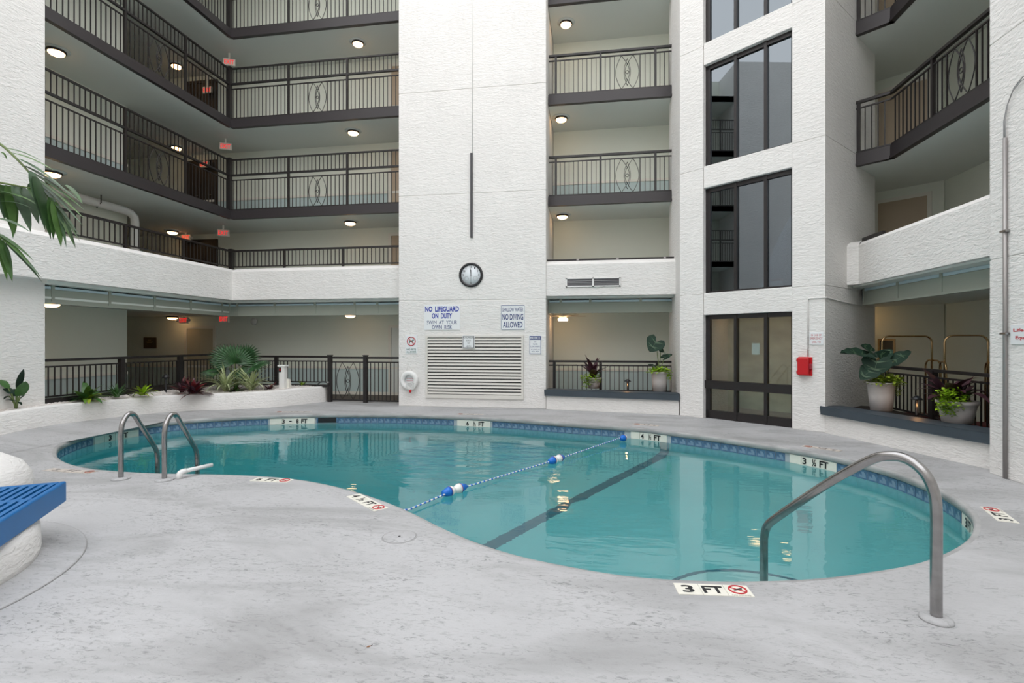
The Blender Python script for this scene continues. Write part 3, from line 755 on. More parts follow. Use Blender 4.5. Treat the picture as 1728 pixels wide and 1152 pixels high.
def railing(name, label, p, q, z, rails, tiers, posts, ph, scrolls=(), pitch=.113, group=None, cap=(), skip=(), pw_=1.0):
    p = Vector((p[0], p[1], z)); q = Vector((q[0], q[1], z)); L = (q-p).length
    rt = thing(name, label, 'gate' if name == 'pool_gate' else 'railing', p, math.atan2(q.y-p.y, q.x-p.x), group)
    for d in posts:
        o = link('post', POST, rt, (d, 0, 0)); o.scale = (pw_, pw_, ph)
    for d in cap:
        m2 = MB().box(d-.05, d+.05, -.05, .05, 0, ph+.04).box(d-.06, d+.06, -.06, .06, ph+.04, ph+.06); m2.build('corner_post', BRONZE, rt)
    for nm, zz, hh, ww in rails: MB().box(0, L, -ww/2, ww/2, zz-hh/2, zz+hh/2).build(nm, BRONZE, rt)
    stops = sorted(set([0.0]+list(posts)+[L]))
    for ti, (a, b) in enumerate(tiers):
        for s0, s1 in zip(stops, stops[1:]):
            if s1-s0 < .08: continue
            segs = [(s0, s1)]
            for sc in scrolls:
                if ti == 0 and s0-.05 <= sc[0] and sc[1] <= s1+.05: segs = [(s0, sc[0]), (sc[0], sc[0]), (sc[1], sc[1]), (sc[1], s1)]
            for u, v in segs:
                if u == v:
                    o = link('baluster', BAR, rt, (u, 0, a)); o.scale = (1.3, 1.3, b-a); continue
                m_ = max(1, round((v-u)/pitch))
                for k in range(1, m_):
                    o = link('baluster', BAR, rt, (u+(v-u)*k/m_, 0, a)); o.scale = (1, 1, b-a)
    for s0, s1 in scrolls:
        link('oval_scroll', scroll_mesh(s1-s0-.03, tiers[0][1]-tiers[0][0]), rt, ((s0+s1)/2, 0, tiers[0][0]))
    return rt
ORD = ['third', 'fourth', 'fifth']
LP, LQ = (XS-.02, YS-.03), (XS-.02, 7.95); BP, BQ = (XS-.02, YS-.02), (XCL-.005, YS-.02)
al = lambda xs, p, q: [along(x, p, q) for x in xs]
R2 = [('bottom_rail', .035, .025, .03), ('sub_rail', .86, .025, .03), ('handrail', 1.0, .045, .06), ('top_rail', 1.43, .035, .05)]
R1 = [('bottom_rail', .035, .025, .03), ('sub_rail', .88, .025, .03), ('handrail', 1.0, .05, .07)]
for i in range(3):
    z = FL[i]
    railing('balcony_railing', 'two-tier bronze balcony railing with oval scroll, left wing, %s floor' % ORD[i], LP, LQ, z, R2, [(.04, .85), (1.02, 1.42)],
            al((313, 211), LP, LQ), 1.43, [tuple(al((286, 250), LP, LQ))], group='left wing balcony railings')
    railing('balcony_railing', 'two-tier bronze balcony railing with oval scroll, back balcony left of white column, %s floor' % ORD[i], BP, BQ, z, R2, [(.04, .85), (1.02, 1.42)],
            al((487, 586), BP, BQ), 1.43, [tuple(al((519.5, 552), BP, BQ))], group='back balcony railings', cap=(0,))
for i in range(3):
    railing('balcony_railing', 'two-tier bronze railing of the next left wing bay, seen only in window reflections, %s floor' % ORD[i], (XS-.02, 6.4), (XS-.02, 5.1), FL[i], R2, [(.04, .85), (1.02, 1.42)], [.65], 1.43, group='left wing balcony railings')
MP, MQ = (XCR+.01, YS-.02), (2.05, YS-.02)
for i in range(2):
    railing('balcony_railing', 'single-tier bronze railing with thin oval scroll, middle bay, %s floor' % ORD[i], MP, MQ, FL[i], R1, [(.04, .87)],
            al((938, 1013.5, 1106), MP, MQ), 1.0, [tuple(al((1037, 1080), MP, MQ))], group='middle bay railings')
for i in range(2):
    e0, e1, e2 = [Vector(e) for e in edgeR]; e0 = e0+(e0-e1)*.0
    railing('balcony_railing', 'short bronze railing section beside the dark tower side wall, right bay, %s floor' % ORD[i], e0, e1, FL[i], R1, [(.04, .87)],
            [.09], 1.0, group='right bay short railings')
    railing('balcony_railing', 'long bronze railing with thick oval scroll, right bay, %s floor' % ORD[i], e1, e2, FL[i], R1, [(.04, .87)],
            al((1574.5,), e1, e2), 1.0, [tuple(al((1598, 1648), e1, e2))], group='right bay long railings')
# railings standing on the second floor parapets
PZ = 3.61; RP = [('bottom_rail', .06, .03, .04), ('handrail', .49, .045, .06)]
P0, P1, P2 = (XP-.2, 7.95), (XP-.2, YP+.22), (XCL-.005, YP+.22)
railing('parapet_railing', 'low bronze railing standing on the white parapet, left wing second floor', P1, P0, PZ, RP, [(.06, .48)], al((309, 211), P1, P0), .49, group='parapet railings')
railing('parapet_railing', 'low bronze railing standing on the white parapet, back balcony second floor', P1, P2, PZ, RP, [(.06, .48)], al((480, 579), P1, P2), .49, cap=(0,), group='parapet railings')
t = thing('parapet_railing', 'flat bronze base rail on the parapet top in the middle bay', 'railing', (XCR, YC+.3, 3.58), 0, 'parapet railings')
MB().box(0, 3.1, -.03, .03, 0, .05).build('base_rail', BRONZE, t)
for x in (.75, 1.7, 2.8): MB().box(x-.03, x+.03, -.045, -.03, .01, .05).build('bracket', STEEL, t)
t = thing('parapet_railing', 'short flat bronze base rail on the parapet top in the right bay', 'railing', (0, 0, 0), 0, 'parapet railings')
a_, b_ = on_v(1452, 399, (4.95, 10.6), (5.3, 7)), on_v(1492, 399, (4.95, 10.6), (5.3, 7)); MB().bar((a_.x+.05, a_.y), (b_.x, b_.y), .05, 3.5, 3.56).build('base_rail', BRONZE, t)
# ground floor railings and gate
RG = [('bottom_rail', .53, .03, .03), ('sub_rail', 1.09, .03, .03), ('handrail', 1.21, .05, .06)]
GY, GX = 12.82, -10.02
G0, G1 = (GX, 7.95), (GX, GY); gpx = lambda x: (on_y(x, 640, GY).x, GY)
lr = railing('pool_railing', 'black ground floor railing behind the planter plants, left wing', G1, G0, .06, RG, [(.54, 1.08)], al((304, 205), G1, G0), 1.21, pw_=1.7)
MB().box(0, 4.87, -.06, .06, .40, .50).build('base_curb', BRONZE, lr)
br_ = railing('pool_railing', 'black ground floor railing between fan palm and gate', G1, gpx(556), 0, RG, [(.54, 1.08)], al((466.5,), G1, gpx(556)), 1.21, pw_=1.5)
MB().box(0, (Vector(gpx(556))-Vector(G1)).length, -.06, .06, .40, .46).build('base_curb', BRONZE, br_)
g = railing('pool_gate', 'black metal pool gate with oval scroll left of the white column', gpx(557), gpx(617), 0, [('bottom_rail', .06, .04, .04), ('sub_rail', 1.07, .03, .03), ('handrail', 1.19, .05, .05)],
            [(.07, 1.06)], [], 1.2, [tuple(al((566.5, 607.5), gpx(557), gpx(617)))], cap=(0, (Vector(gpx(617))-Vector(gpx(557))).length))
railing('pool_railing', 'short black full-height railing between gate and white column', gpx(619), (XCL, GY), 0, [('bottom_rail', .05, .04, .04), ('sub_rail', 1.07, .03, .03), ('handrail', 1.19, .05, .05)], [(.05, 1.06)], [], 1.2)
RB = [('bottom_rail', .40, .03, .03), ('sub_rail', 1.02, .03, .03), ('handrail', 1.12, .05, .06)]
M2, M3 = (XCR+.01, 13.0), (2.0, 13.0)
railing('pool_railing', 'black railing behind two potted plants in the middle bay', M2, M3, 0, RB, [(.40, 1.01)], al((935.5, 1013.5, 1109), M2, M3), 1.12, pw_=1.3)
r0, r1 = (5.42, 11.05), (5.42, 7.16)
railing('pool_railing', 'black railing in front of the luggage carts, right bay', r0, r1, 0, [('bottom_rail', .40, .03, .03), ('sub_rail', 1.04, .03, .03), ('handrail', 1.15, .05, .06)], [(.40, 1.03)], al((1575,), r0, r1), 1.15, pw_=1.7)

# ---------------------------------------------------------------- lamps
def dome(pos, label, group='dome ceiling lights'):
    t = thing('dome_light', label, 'ceiling light', pos, 0, group)
    MB().lathe([(.23, -.012), (.23, 0), (.2, 0)], 24).build('ceiling_plate', SOFF, t)
    MB().lathe([(.13, -.012), (.165, -.02), (.172, -.045), (.155, -.06), (.14, -.06)], 24, caps=False).build('rim', BRONZE, t)
    MB().lathe([(.145, -.05), (.138, -.075), (.115, -.1), (.075, -.118), (0, -.125)], 24).build('bowl', BOWL, t)
    return t
def ceil_at(px, py, z): p = on_z(px, py, z); return (p.x, p.y, z)
for i, (ya, yb, yc) in enumerate(((394, 378, 362), (252, 226, 198), (114, 76, 38))):
    fl = ['second', 'third', 'fourth'][i]; z = FB[i]-.002
    dome(ceil_at((291, 297, 298)[i], ya-5, z), 'lit dome light in the stair hallway ceiling of the left wing, %s floor' % fl)
    dome(ceil_at((591, 596, 604)[i], yb-5, z), 'lit dome light over the back balcony near the white column, %s floor' % fl)
    dome(ceil_at((949, 947, 955)[i], yc, z), 'lit dome light at the left of the middle bay ceiling, %s floor' % fl)
dome(ceil_at(95, 84, FB[1]-.002), 'lit dome light beside the left edge wall, third floor ceiling')
dome(ceil_at(88, 289, FB[0]-.002), 'lit dome light half hidden by the palm frond, left edge')
dome(ceil_at(86, 508.5, 2.418), 'lit dome light beside the left edge wall, ground floor')
dome(ceil_at(291, 533, 2.418), 'lit dome light above the brown plaque, ground floor hallway')
dome(ceil_at(591, 529, 2.418), 'lit dome light above the black gate, ground floor')
lob = tw(.95, -1.0); dome((lob.x, lob.y, 2.39), 'second lit dome light inside the elevator lobby, further right behind the glass door')
lob = tw(1.75, -1.2); dome((lob.x, lob.y, 2.39), 'lit dome light inside the elevator lobby behind the glass door')
dome((5.95, 12.8, 2.418), 'lit dome light in the right wing corridor above the luggage carts')
# ceiling fan with lamp in the middle bay
fp = on_y(950, 540, 13.75); t = thing('ceiling_fan', 'grey ceiling fan with lit square lamp in the ground floor middle bay', 'ceiling fan', (fp.x, fp.y, 2.42))
MB().lathe([(.05, 0), (.03, -.06), (.02, -.07)], 14).build('downrod', SOFF, t)
MB().lathe([(.02, -.06), (.10, -.09), (.12, -.13), (.09, -.17), (.07, -.18)], 20).build('motor_housing', SOFF, t)
for k in range(5):
    M = Matrix.Rotation(2*PI*k/5+.35, 4, 'Z')
    MB().box(.1, .62, -.06, .06, -.122, -.112, M).build('blade', DOORC, t)
MB().box(-.13, .13, -.13, .13, -.25, -.18).build('lamp', FANL, t, bevel=.02)
# exit signs
def exit_sign(pos, rz, label, heads=False):
    t = thing('exit_sign', label, 'exit sign', pos, rz, 'red exit signs')
    MB().box(-.16, .16, -.02, .02, -.10, .10).build('housing', CREAM, t)
    m2 = MB(); put_text(m2, 'EXIT', 0, 0, .26, .13, 0, .012)
    m3 = MB().add(m2.v, m2.f, Matrix.Translation((0, -.022, 0)) @ Matrix.Rotation(PI/2, 4, 'X')); m3.build('lettering', EXITR, t)
    MB().box(-.02, .02, -.02, .02, .10, min(z_ for z_ in [2.42]+FB if z_ > pos[2]+.05)-pos[2]).build('mount', CREAM, t)
    if heads:
        for s_ in (-1, 1): MB().lathe([(.0, -.03), (.045, -.03), (.05, .03), (0, .04)], 12, Matrix.Translation((s_*.2, -.02, 0)) @ Matrix.Rotation(PI/2, 4, 'X')).build('lamp_head', WHITEP, t)
    return t
for px, py, fl in ((387, 105, 'fourth'), (381, 247, 'third'), (377, 393, 'second')):
    exit_sign(dep(px, py, 15.1), R(25), 'red EXIT sign hung at the inside corner of the balconies, %s floor' % fl)
exit_sign(dep(378, 538, 14.9), 0, 'red EXIT sign under the ground floor ceiling above the fan palm')
for px, py, fl in ((350, 152, 'fourth'), (345, 277, 'third')):
    exit_sign(dep(px, py, 16.2), 0, 'red glowing EXIT sign inside the dark stair hallway, %s floor' % fl)
exit_sign(dep(314, 401, 16.2), 0, 'red EXIT sign with side lamps in the stair hallway, second floor', True)
exit_sign(dep(310, 540, 16.0), 0, 'red EXIT sign with two lamp heads beside the ground floor hallway light', True)

# ---------------------------------------------------------------- doors, plaque, pipe, speaker in the corridors
def door(name, label, x0, x1, z, m, h=2.03, y=YB, leafs=1, handle=True):
    o = struct(name, MB().box(x0-.09, x0, y-.05, y-.003, z, z+h+.09).box(x1, x1+.09, y-.05, y-.003, z, z+h+.09).box(x0, x1, y-.05, y-.003, z+h, z+h+.09), CREAM if m is not BROWN else BROWN, label)
    for k in range(leafs):
        a = x0+(x1-x0)*k/leafs; b = x0+(x1-x0)*(k+1)/leafs
        lf = MB().box(a+.004, b-.004, y-.03, y-.004, z, z+h-.004).build('door_leaf', m, o)
        if handle: MB().tube([(b-.08, y-.03, z+1.0), (b-.08, y-.07, z+1.0), (b-.2, y-.07, z+1.0)], .01, 6).build('handle', STEEL, lf)
    return o
ya = lambda px: on_y(px, 560, YB).x
for i, z in enumerate([0, 2.76]+FL[:2]):
    door('door_%d' % (i+2), 'beige corridor door beside the white column', ya(661), ya(661)+.85, z, DOORC if i else SOFF)
door('door_6', 'cream double door of the ground floor hallway', ya(317), ya(361), 0, DOORL, leafs=2)
for z in [2.76]+FL[:2]: door('door_7', 'dark brown double door at the end of the stair hallway', ya(317), ya(364), z, BROWN, leafs=2)
dd = (rd1-rd0).normalized(); dn = Vector((-dd.y, dd.x, 0)); dn = dn if dn.dot(Vector((-1, -1, 0))) > 0 else -dn
for z in [2.76]+FL[:2]:
    m2 = MB(); f0 = rd0+dn*.11+dd*.15; f1 = rd0+dn*.11+dd*1.12
    m2.bar(f0, f0+dd*.08, .05, z, z+2.1); m2.bar(f1, f1+dd*.08, .05, z, z+2.1); m2.bar(f0, f1+dd*.08, .05, z+2.02, z+2.1)
    o = struct('door_8', m2, CREAM, 'beige door in the right wing corridor'); MB().bar(f0+dd*.08, f1, .03, z, z+2.02).build('door_leaf', DOORC, o)
a_, b_ = on_y(243.5, 569, YB), on_y(264.5, 587.5, YB)
t = thing('wall_plaque', 'brown framed plaque with gold lettering on the yellow lit hallway wall', 'plaque', ((a_.x+b_.x)/2, YB-.02, (a_.z+b_.z)/2))
hw, hh = (b_.x-a_.x)/2, (a_.z-b_.z)/2
MB().box(-hw, hw, -.015, .015, -hh, hh).build('board', mat('plaque_brown', (.09, .05, .025), .5), t, bevel=.006)
m2 = MB()
for z_, w_ in ((.09, .12), (.03, .26), (0, .2)): m2.box(-w_/2, w_/2, -.018, -.0155, z_-.01, z_+.01)
m2.build('gold_bars', BRASS, t)
t = thing('drain_pipe', 'large white pipe under the second floor ceiling of the left wing', 'pipe', (0, 0, 0))
pz_ = 4.86
MB().tube([(-11.45, 7.95, pz_), (-11.45, 11.0, pz_), (-11.43, 11.16, pz_-.03), (-11.41, 11.25, pz_-.12), (-11.41, 11.27, pz_-.25), (-11.41, 11.27, 2.78)], .095, 14).build('pipe_run', WHITEP, t)
MB().tube([(-11.56, 10.3, pz_), (-11.45, 10.3, pz_-.11), (-11.34, 10.3, pz_), (-11.34, 10.3, 5.04), ], .012, 6).build('hanger', BRONZE, t)
p = dep(411, 541, 15.6); t = thing('wall_speaker', 'round white speaker at the back corner beneath the ground floor ceiling', 'speaker', (p.x, YB-.003, p.z))
MB().lathe([(.10, 0), (.12, .03), (.1, .06), (0, .065)], 18, Matrix.Rotation(PI/2, 4, 'X')).build('body', WHITEP, t)

# ---------------------------------------------------------------- things on the white column
def wall_rect(x0, y0, x1, y1, y=YC):
    a = on_y(x0, y0, y); b = on_y(x1, y1, y); return (a.x+b.x)/2, (a.z+b.z)/2, abs(b.x-a.x), abs(a.z-b.z)
WX = Matrix.Rotation(PI/2, 4, 'X')
def lettered(t, lines, wd, ht, zoff, parts=None):
    for ln in lines:
        s_, cy, w_, h_, m_ = ln[:5]; bold = ln[5] if len(ln) > 5 else .0; cx = ln[6] if len(ln) > 6 else 0
        m2 = MB(); put_text(m2, s_, cx*wd, cy*ht, w_*wd, h_*ht, 0, bold)
        o = MB().add(m2.v, m2.f, Matrix.Translation((0, zoff, 0)) @ WX).build('lettering', m_, t); tag(o, kind='stuff')
def sign(name, label, rect, lines, border=None, board=SIGNW, y=YC):
    cx, cz, wd, ht = rect; t = thing(name, label, 'sign', (cx, y-.008, cz), 0)
    MB().box(-wd/2, wd/2, -.006, .006, -ht/2, ht/2).build('board', board, t, bevel=.003)
    if border:
        m2 = MB(); e = .012; b = .010
        for x0, x1, z0, z1 in ((-wd/2+e, wd/2-e, ht/2-e-b, ht/2-e), (-wd/2+e, wd/2-e, -ht/2+e, -ht/2+e+b), (-wd/2+e, -wd/2+e+b, -ht/2+e, ht/2-e), (wd/2-e-b, wd/2-e, -ht/2+e, ht/2-e)): m2.box(x0, x1, -.0075, -.0062, z0, z1)
        m2.build('border', border, t)
    lettered(t, lines, wd, ht, -.0078); return t
sign('lifeguard_sign', 'white sign with blue text NO LIFEGUARD ON DUTY above the louver', wall_rect(716, 514.5, 776.5, 556.5),
     [('NO  LIFEGUARD', .33, .94, .22, INKB, .035), ('ON  DUTY', .06, .56, .22, INKB, .035), ('SWIM  AT  YOUR', -.20, .84, .15, INKN, .0), ('OWN  RISK', -.39, .56, .15, INKN, .01)])
sign('diving_sign', 'white sign with navy border reading SHALLOW WATER NO DIVING ALLOWED', wall_rect(845, 514.5, 886, 556.5),
     [('SHALLOW WATER', .31, .86, .16, INKN, .012), ('NO DIVING', .02, .86, .24, INKN, .02), ('ALLOWED', -.29, .80, .24, INKN, .02)], INKN)
t = sign('pets_sign', 'small white sign with crossed-out dog, NO PETS ALLOWED, above life ring', wall_rect(684.5, 565, 704.5, 596.5), [('NO PETS', -.28, .8, .10, INKG, .01), ('ALLOWED', -.41, .82, .10, INKG, .01)])
m2 = MB(); m2.tube([(.105*math.cos(2*PI*i/24), -.009, .075+.105*math.sin(2*PI*i/24)) for i in range(24)], .011, 6, closed=True); m2.box(-.1, .1, -.012, -.008, -.008, .008, Matrix.Translation((0, 0, .075)) @ Matrix.Rotation(R(45), 4, 'Y')); m2.build('prohibition_ring', INKR, t)
dog = [(-.07, .03), (-.055, .02), (-.045, .0), (-.055, -.035), (-.045, -.05), (-.03, -.045), (-.035, -.02), (-.01, -.01), (.015, -.012), (.02, -.05), (.035, -.05), (.035, -.01), (.045, .015), (.06, .02), (.07, .035), (.055, .05), (.04, .05), (.03, .03), (-.03, .02), (-.05, .025)]
MB().prism(dog, 0, .002, Matrix.Translation((0, -.007, .075)) @ WX).build('dog_figure', INKG, t)
sign('hours_sign', 'small framed POOL HOURS sign hung on the louver', wall_rect(781.5, 566, 801.8, 587.5), [('POOL HOURS', .34, .84, .12, INKK, .0), ('8 AM', .1, .34, .13, INKK, .0), ('TO', -.12, .2, .13, INKK, .0), ('10 PM', -.34, .4, .13, INKK, .0)], INKK, y=YC-.05)
t = sign('notice_sign', 'small white sign with navy NOTICE band right of the louver', wall_rect(893, 566, 913.8, 598), [('NO', .17, .16, .07, INKN), ('GLASS', .05, .36, .07, INKN), ('CONTAINERS', -.08, .78, .07, INKN), ('ALLOWED IN', -.24, .7, .06, INKN), ('POOL AREA', -.34, .6, .06, INKN)], INKN)
cx, cz, wd, ht = wall_rect(893, 566, 913.8, 598); MB().box(-wd/2+.01, wd/2-.01, -.0078, -.006, ht*.28, ht*.47).build('header_band', INKN, t); lettered(t, [('NOTICE', .375, .78, .11, SIGNW, .03)], wd, ht, -.0085)
# louver
cx, cz, wd, ht = wall_rect(719, 566, 883.5, 673.5); t = thing('wall_louver', 'wide cream ventilation louver with horizontal slats low on the column', 'louver', (cx, YC, cz))
LOUV = mat('louver_paint', (.70, .68, .63), .5)
m2 = MB()
for x0, x1, z0, z1 in ((-wd/2, wd/2, ht/2-.05, ht/2), (-wd/2, wd/2, -ht/2, -ht/2+.09), (-wd/2, -wd/2+.05, -ht/2+.09, ht/2-.05), (wd/2-.05, wd/2, -ht/2+.09, ht/2-.05)): m2.box(x0, x1, -.045, -.004, z0, z1)
m2.build('frame', LOUV, t)
MB().box(-wd/2+.05, wd/2-.05, -.008, -.004, -ht/2+.09, ht/2-.05).build('dark_backing', BLACK, t)
nS = 18; h0, h1 = -ht/2+.09, ht/2-.05; sl = None
for k in range(nS):
    zc = h0+(h1-h0)*(k+.5)/nS
    if sl is None: sl = MB().box(-wd/2+.05, wd/2-.05, -.004, .004, -.028, .028, Matrix.Rotation(R(-35), 4, 'X')).mesh('slat', LOUV)
    link('slat', sl, t, (0, -.026, zc))
# clock
p = on_y(795, 464, YC); t = thing('wall_clock', 'round white wall clock with black rim high on the column', 'clock', (p.x, YC-.002, p.z))
MB().lathe([(.30, 0), (.30, .035), (.275, .05), (.245, .04), (.245, .02)], 40, WX, caps=False).build('rim', BLACK, t)
MB().lathe([(.25, 0), (.25, .02), (0, .02)], 40, WX).build('face', CLOCKF, t)
for k in range(12):
    an = PI/2-2*PI*k/12
    if k in (4, 8): 
        MB().tube([(math.cos(an)*.13+.05*math.cos(2*PI*i/16), -.022, math.sin(an)*.13-.02+.05*math.sin(2*PI*i/16)) for i in range(16)], .003, 4, closed=True).build('subdial', GREY, t); continue
    if k in (5, 7): continue
    m2 = MB(); put_text(m2, str(k if k else 12), math.cos(an)*.195, math.sin(an)*.195, .028*len(str(k if k else 12)), .05, 0, .01)
    MB().add(m2.v, m2.f, Matrix.Translation((0, -.022, 0)) @ WX).build('numeral', INKK, t)
for nm, an, l_, w_ in (('hour_hand', R(91), .13, .014), ('minute_hand', R(97), .2, .010), ('second_hand', R(270), .18, .005)):
    MB().box(-.03, l_, -.028, -.024, -w_/2, w_/2, Matrix.Rotation(-an, 4, 'Y')).build(nm, INKK, t)
# dark conduit and wire on the column
a_, b_ = on_y(796, 259, YC), on_y(795, 401, YC)
t = thing('wall_conduit', 'thin dark vertical metal bar with a wire above it on the column', 'conduit', (a_.x, YC, b_.z))
MB().box(-.028, .028, -.05, -.002, 0, a_.z-b_.z).build('cover_bar', mat('bar_grey', (.05, .05, .055), .5), t)
MB().tube([(.02, -.012, a_.z-b_.z), (.02, -.012, 9.5)], .010, 6).build('wire', WHITEP, t)
# life ring
p = on_y(692, 641, YC); t = thing('life_ring', 'white life ring with throw rope hung on the column below pets sign', 'life ring', (p.x, YC-.07, p.z))
MB().tube([(.18*math.cos(2*PI*i/36), 0, .18*math.sin(2*PI*i/36)) for i in range(36)], .062, 14, closed=True).build('ring', WHITEP, t)
bd = MB().box(-.13, .13, .055, .062, -.13, .13).build('back_board', SIGNW, t); tag(bd, kind='thing')
lettered(t, [('Life Saving', .25, .9, .2, INKR, .01), ('Equipment', -.1, .85, .2, INKR, .01)], .2, .16, .05)
MB().tube([(-.10, .02, .16), (-.05, .0, .32), (0, -.0, .42), (.05, 0, .32), (.10, .02, .16)], .006, 6).build('hanging_cord', ROPEM, t)
m2 = MB(); rnd = random.Random(5)
for k in range(7):
    cx_ = .06+rnd.uniform(-.05, .09); rr_ = rnd.uniform(.06, .09)
    m2.tube([(cx_+rr_*.8*math.cos(2*PI*i/14), -.075+rnd.uniform(-.012, .012), -.13+rr_*math.sin(2*PI*i/14)) for i in range(14)], .008, 5, closed=True)
m2.build('throw_rope', ROPEM, t)
MB().lathe([(0, -.05), (.028, -.03), (.03, .02), (0, .045)], 12, Matrix.Translation((.06, -.08, -.26))).build('rope_toggle', REDP, t)

# ---------------------------------------------------------------- grille on the middle parapet
cx, cz, wd, ht = wall_rect(955, 469.5, 1047, 483, YC+.04); t = thing('vent_grille', 'two dark vent grilles in one white frame on the middle bay parapet', 'vent', (cx, YC+.04, cz))
MB().box(-wd/2, wd/2, -.006, -.001, -ht/2, ht/2).build('dark_backing', mat('vent_dark', (.09, .09, .10), .6), t)
m2 = MB()
for x0, x1, z0, z1 in ((-wd/2, wd/2, ht/2-.022, ht/2), (-wd/2, wd/2, -ht/2, -ht/2+.022), (-wd/2, -wd/2+.03, -ht/2, ht/2), (wd/2-.03, wd/2, -ht/2, ht/2), (-.02, .02, -ht/2, ht/2)): m2.box(x0, x1, -.03, -.003, z0, z1)
m2.build('frame', WHITEP, t)
for sx in (-1, 1):
    for k in range(4): MB().box(min(sx*.03, sx*(wd/2-.04)), max(sx*.03, sx*(wd/2-.04)), -.02, -.006, -ht/2+.03+k*.036, -ht/2+.04+k*.036).build('fin', GREY, t)

# ---------------------------------------------------------------- tower: phone box, sign, conduit, paper, boxes in the window
def tower_M(s_, d_, z): return frame(tw(s_, d_, z), -TE, (0, 0, 1))     # local x to the viewer's right, local -y outwards
def tthing(name, label, cat, s_, z):
    p = tw(s_, 0, z); return thing(name, label, cat, p, math.atan2(-TE.y, -TE.x))
t = tthing('emergency_phone_box', 'red plastic emergency phone box on the tower wall beside the glass entrance', 'phone box', .315, 1.17)
MB().box(-.12, .12, -.03, -.003, -.17, .17).build('back_plate', REDP, t, bevel=.012)
MB().box(-.105, .085, -.12, -.03, -.16, .16).build('door', REDP, t, bevel=.02)
MB().box(.07, .12, -.085, -.03, -.05, .05).build('latch', DKRED, t, bevel=.008)
for z_ in (-.11, .11): MB().tube([(-.125, -.05, z_-.03), (-.125, -.05, z_+.03)], .014, 8).build('hinge', REDP, t)
t = tthing('emergency_sign', 'white sign with red text about emergency calls above the red phone box', 'sign', .135, 1.675)
MB().box(-.115, .115, -.012, -.003, -.115, .115).build('board', SIGNW, t, bevel=.004)
lettered(t, [('IN CASE OF', .26, .72, .16, INKR), ('EMERGENCY', 0, .86, .17, INKR, .0), ('DIAL 911', -.28, .6, .16, INKR)], .23, .23, -.0135)
sd = Vector((TS.x, TS.y, 0)); nn_ = Vector((TS.y, -TS.x, 0)); nn_ = nn_ if nn_.dot(Vector((1, -1, 0))) > 0 else -nn_
t = thing('wall_conduit', 'thin white conduit running up from the red phone box and round the tower corner', 'conduit', (0, 0, 0))
MB().tube([tw(.27, .014, 1.34), tw(.27, .014, 2.36), tw(.27, .014, 2.39), tw(.22, .014, 2.40), tw(-.02, .016, 2.40), TC+TN*.0+nn_*.03+Vector((0, 0, 2.40)), TC+sd*.3+nn_*.03+Vector((0, 0, 2.38)), TC+sd*1.2+nn_*.03+Vector((0, 0, 2.34)), TC+sd*2.4+nn_*.03+Vector((0, 0, 2.33))], .013, 6).build('tube_run', STUC, t)
t = tthing('paper_notice', 'white paper sheet taped inside the middle pane of the glass entrance', 'paper', 1.28, 1.47); MB().box(-.075, .075, .165, .168, -.11, .11).build('sheet', SIGNW, t)
for dx in (-.06, .06): MB().box(dx-.02, dx+.02, .163, .166, .1, .12).build('tape', CREAM, t)
t = tthing('storage_box', 'small white box with red lid behind the right pane of a tower window', 'box', .93, 2.73)
MB().box(-.09, .09, .22, .36, -.09, .06).build('body', WHITEP, t, bevel=.008); MB().box(-.095, .095, .21, .37, .06, .11).build('lid', REDP, t, bevel=.01)
t = tthing('wall_tablet', 'pale panel on a stand in the right pane of a tower window', 'panel', .68, 2.85)
MB().box(-.1, .1, .22, .24, -.03, .17).build('screen', GREY, t, bevel=.006); MB().tube([(0, .25, .05), (0, .3, -.2)], .01, 6).build('stand', STEEL, t)

# ---------------------------------------------------------------- right column: conduit and sign
a_ = on_x(1701, 232, 4.83); b_ = on_x(1699.5, 806, 4.83)
t = thing('wall_conduit', 'grey metal conduit pipe on the right edge wall with two wires at its top', 'conduit', (4.83-.026, (a_.y+b_.y)/2, 0))
MB().tube([(0, 0, b_.z), (0, 0, a_.z)], .022, 10).build('pipe', mat('galvanised', (.36, .34, .33), .45, .6), t)
for z_ in (.75*b_.z+.25*a_.z+.7, .2*b_.z+.8*a_.z-.3): MB().box(-.028, .022, -.045, .045, z_-.012, z_+.012).build('clamp', STEEL, t)
for dy, hz in ((-.0, .0), (.018, -.03)): MB().tube([(0, dy, a_.z-.02), (0, dy, a_.z+.2), (0, dy-.04, a_.z+.38+hz), (0, dy-.13, a_.z+.53+hz), (0, dy-.25, a_.z+.59+hz), (.0, dy-.4, a_.z+.58+hz)], .006, 6).build('wire', GREY, t)
a_ = on_x(1707.5, 548, 4.83); b_ = on_x(1707.5, 581, 4.83)
wd = .52; ht = a_.z-b_.z; t = thing('life_saving_sign', 'white sign with red Life Saving Equipment text at the right edge wall', 'sign', (4.83-.008, a_.y-wd/2, (a_.z+b_.z)/2), -PI/2)
MB().box(-wd/2, wd/2, -.006, .006, -ht/2, ht/2).build('board', SIGNW, t, bevel=.003)
lettered(t, [('Life Saving', .2, .84, .22, INKR, .03), ('Equipment', -.18, .72, .22, INKR, .03)], wd, ht, -.0078)

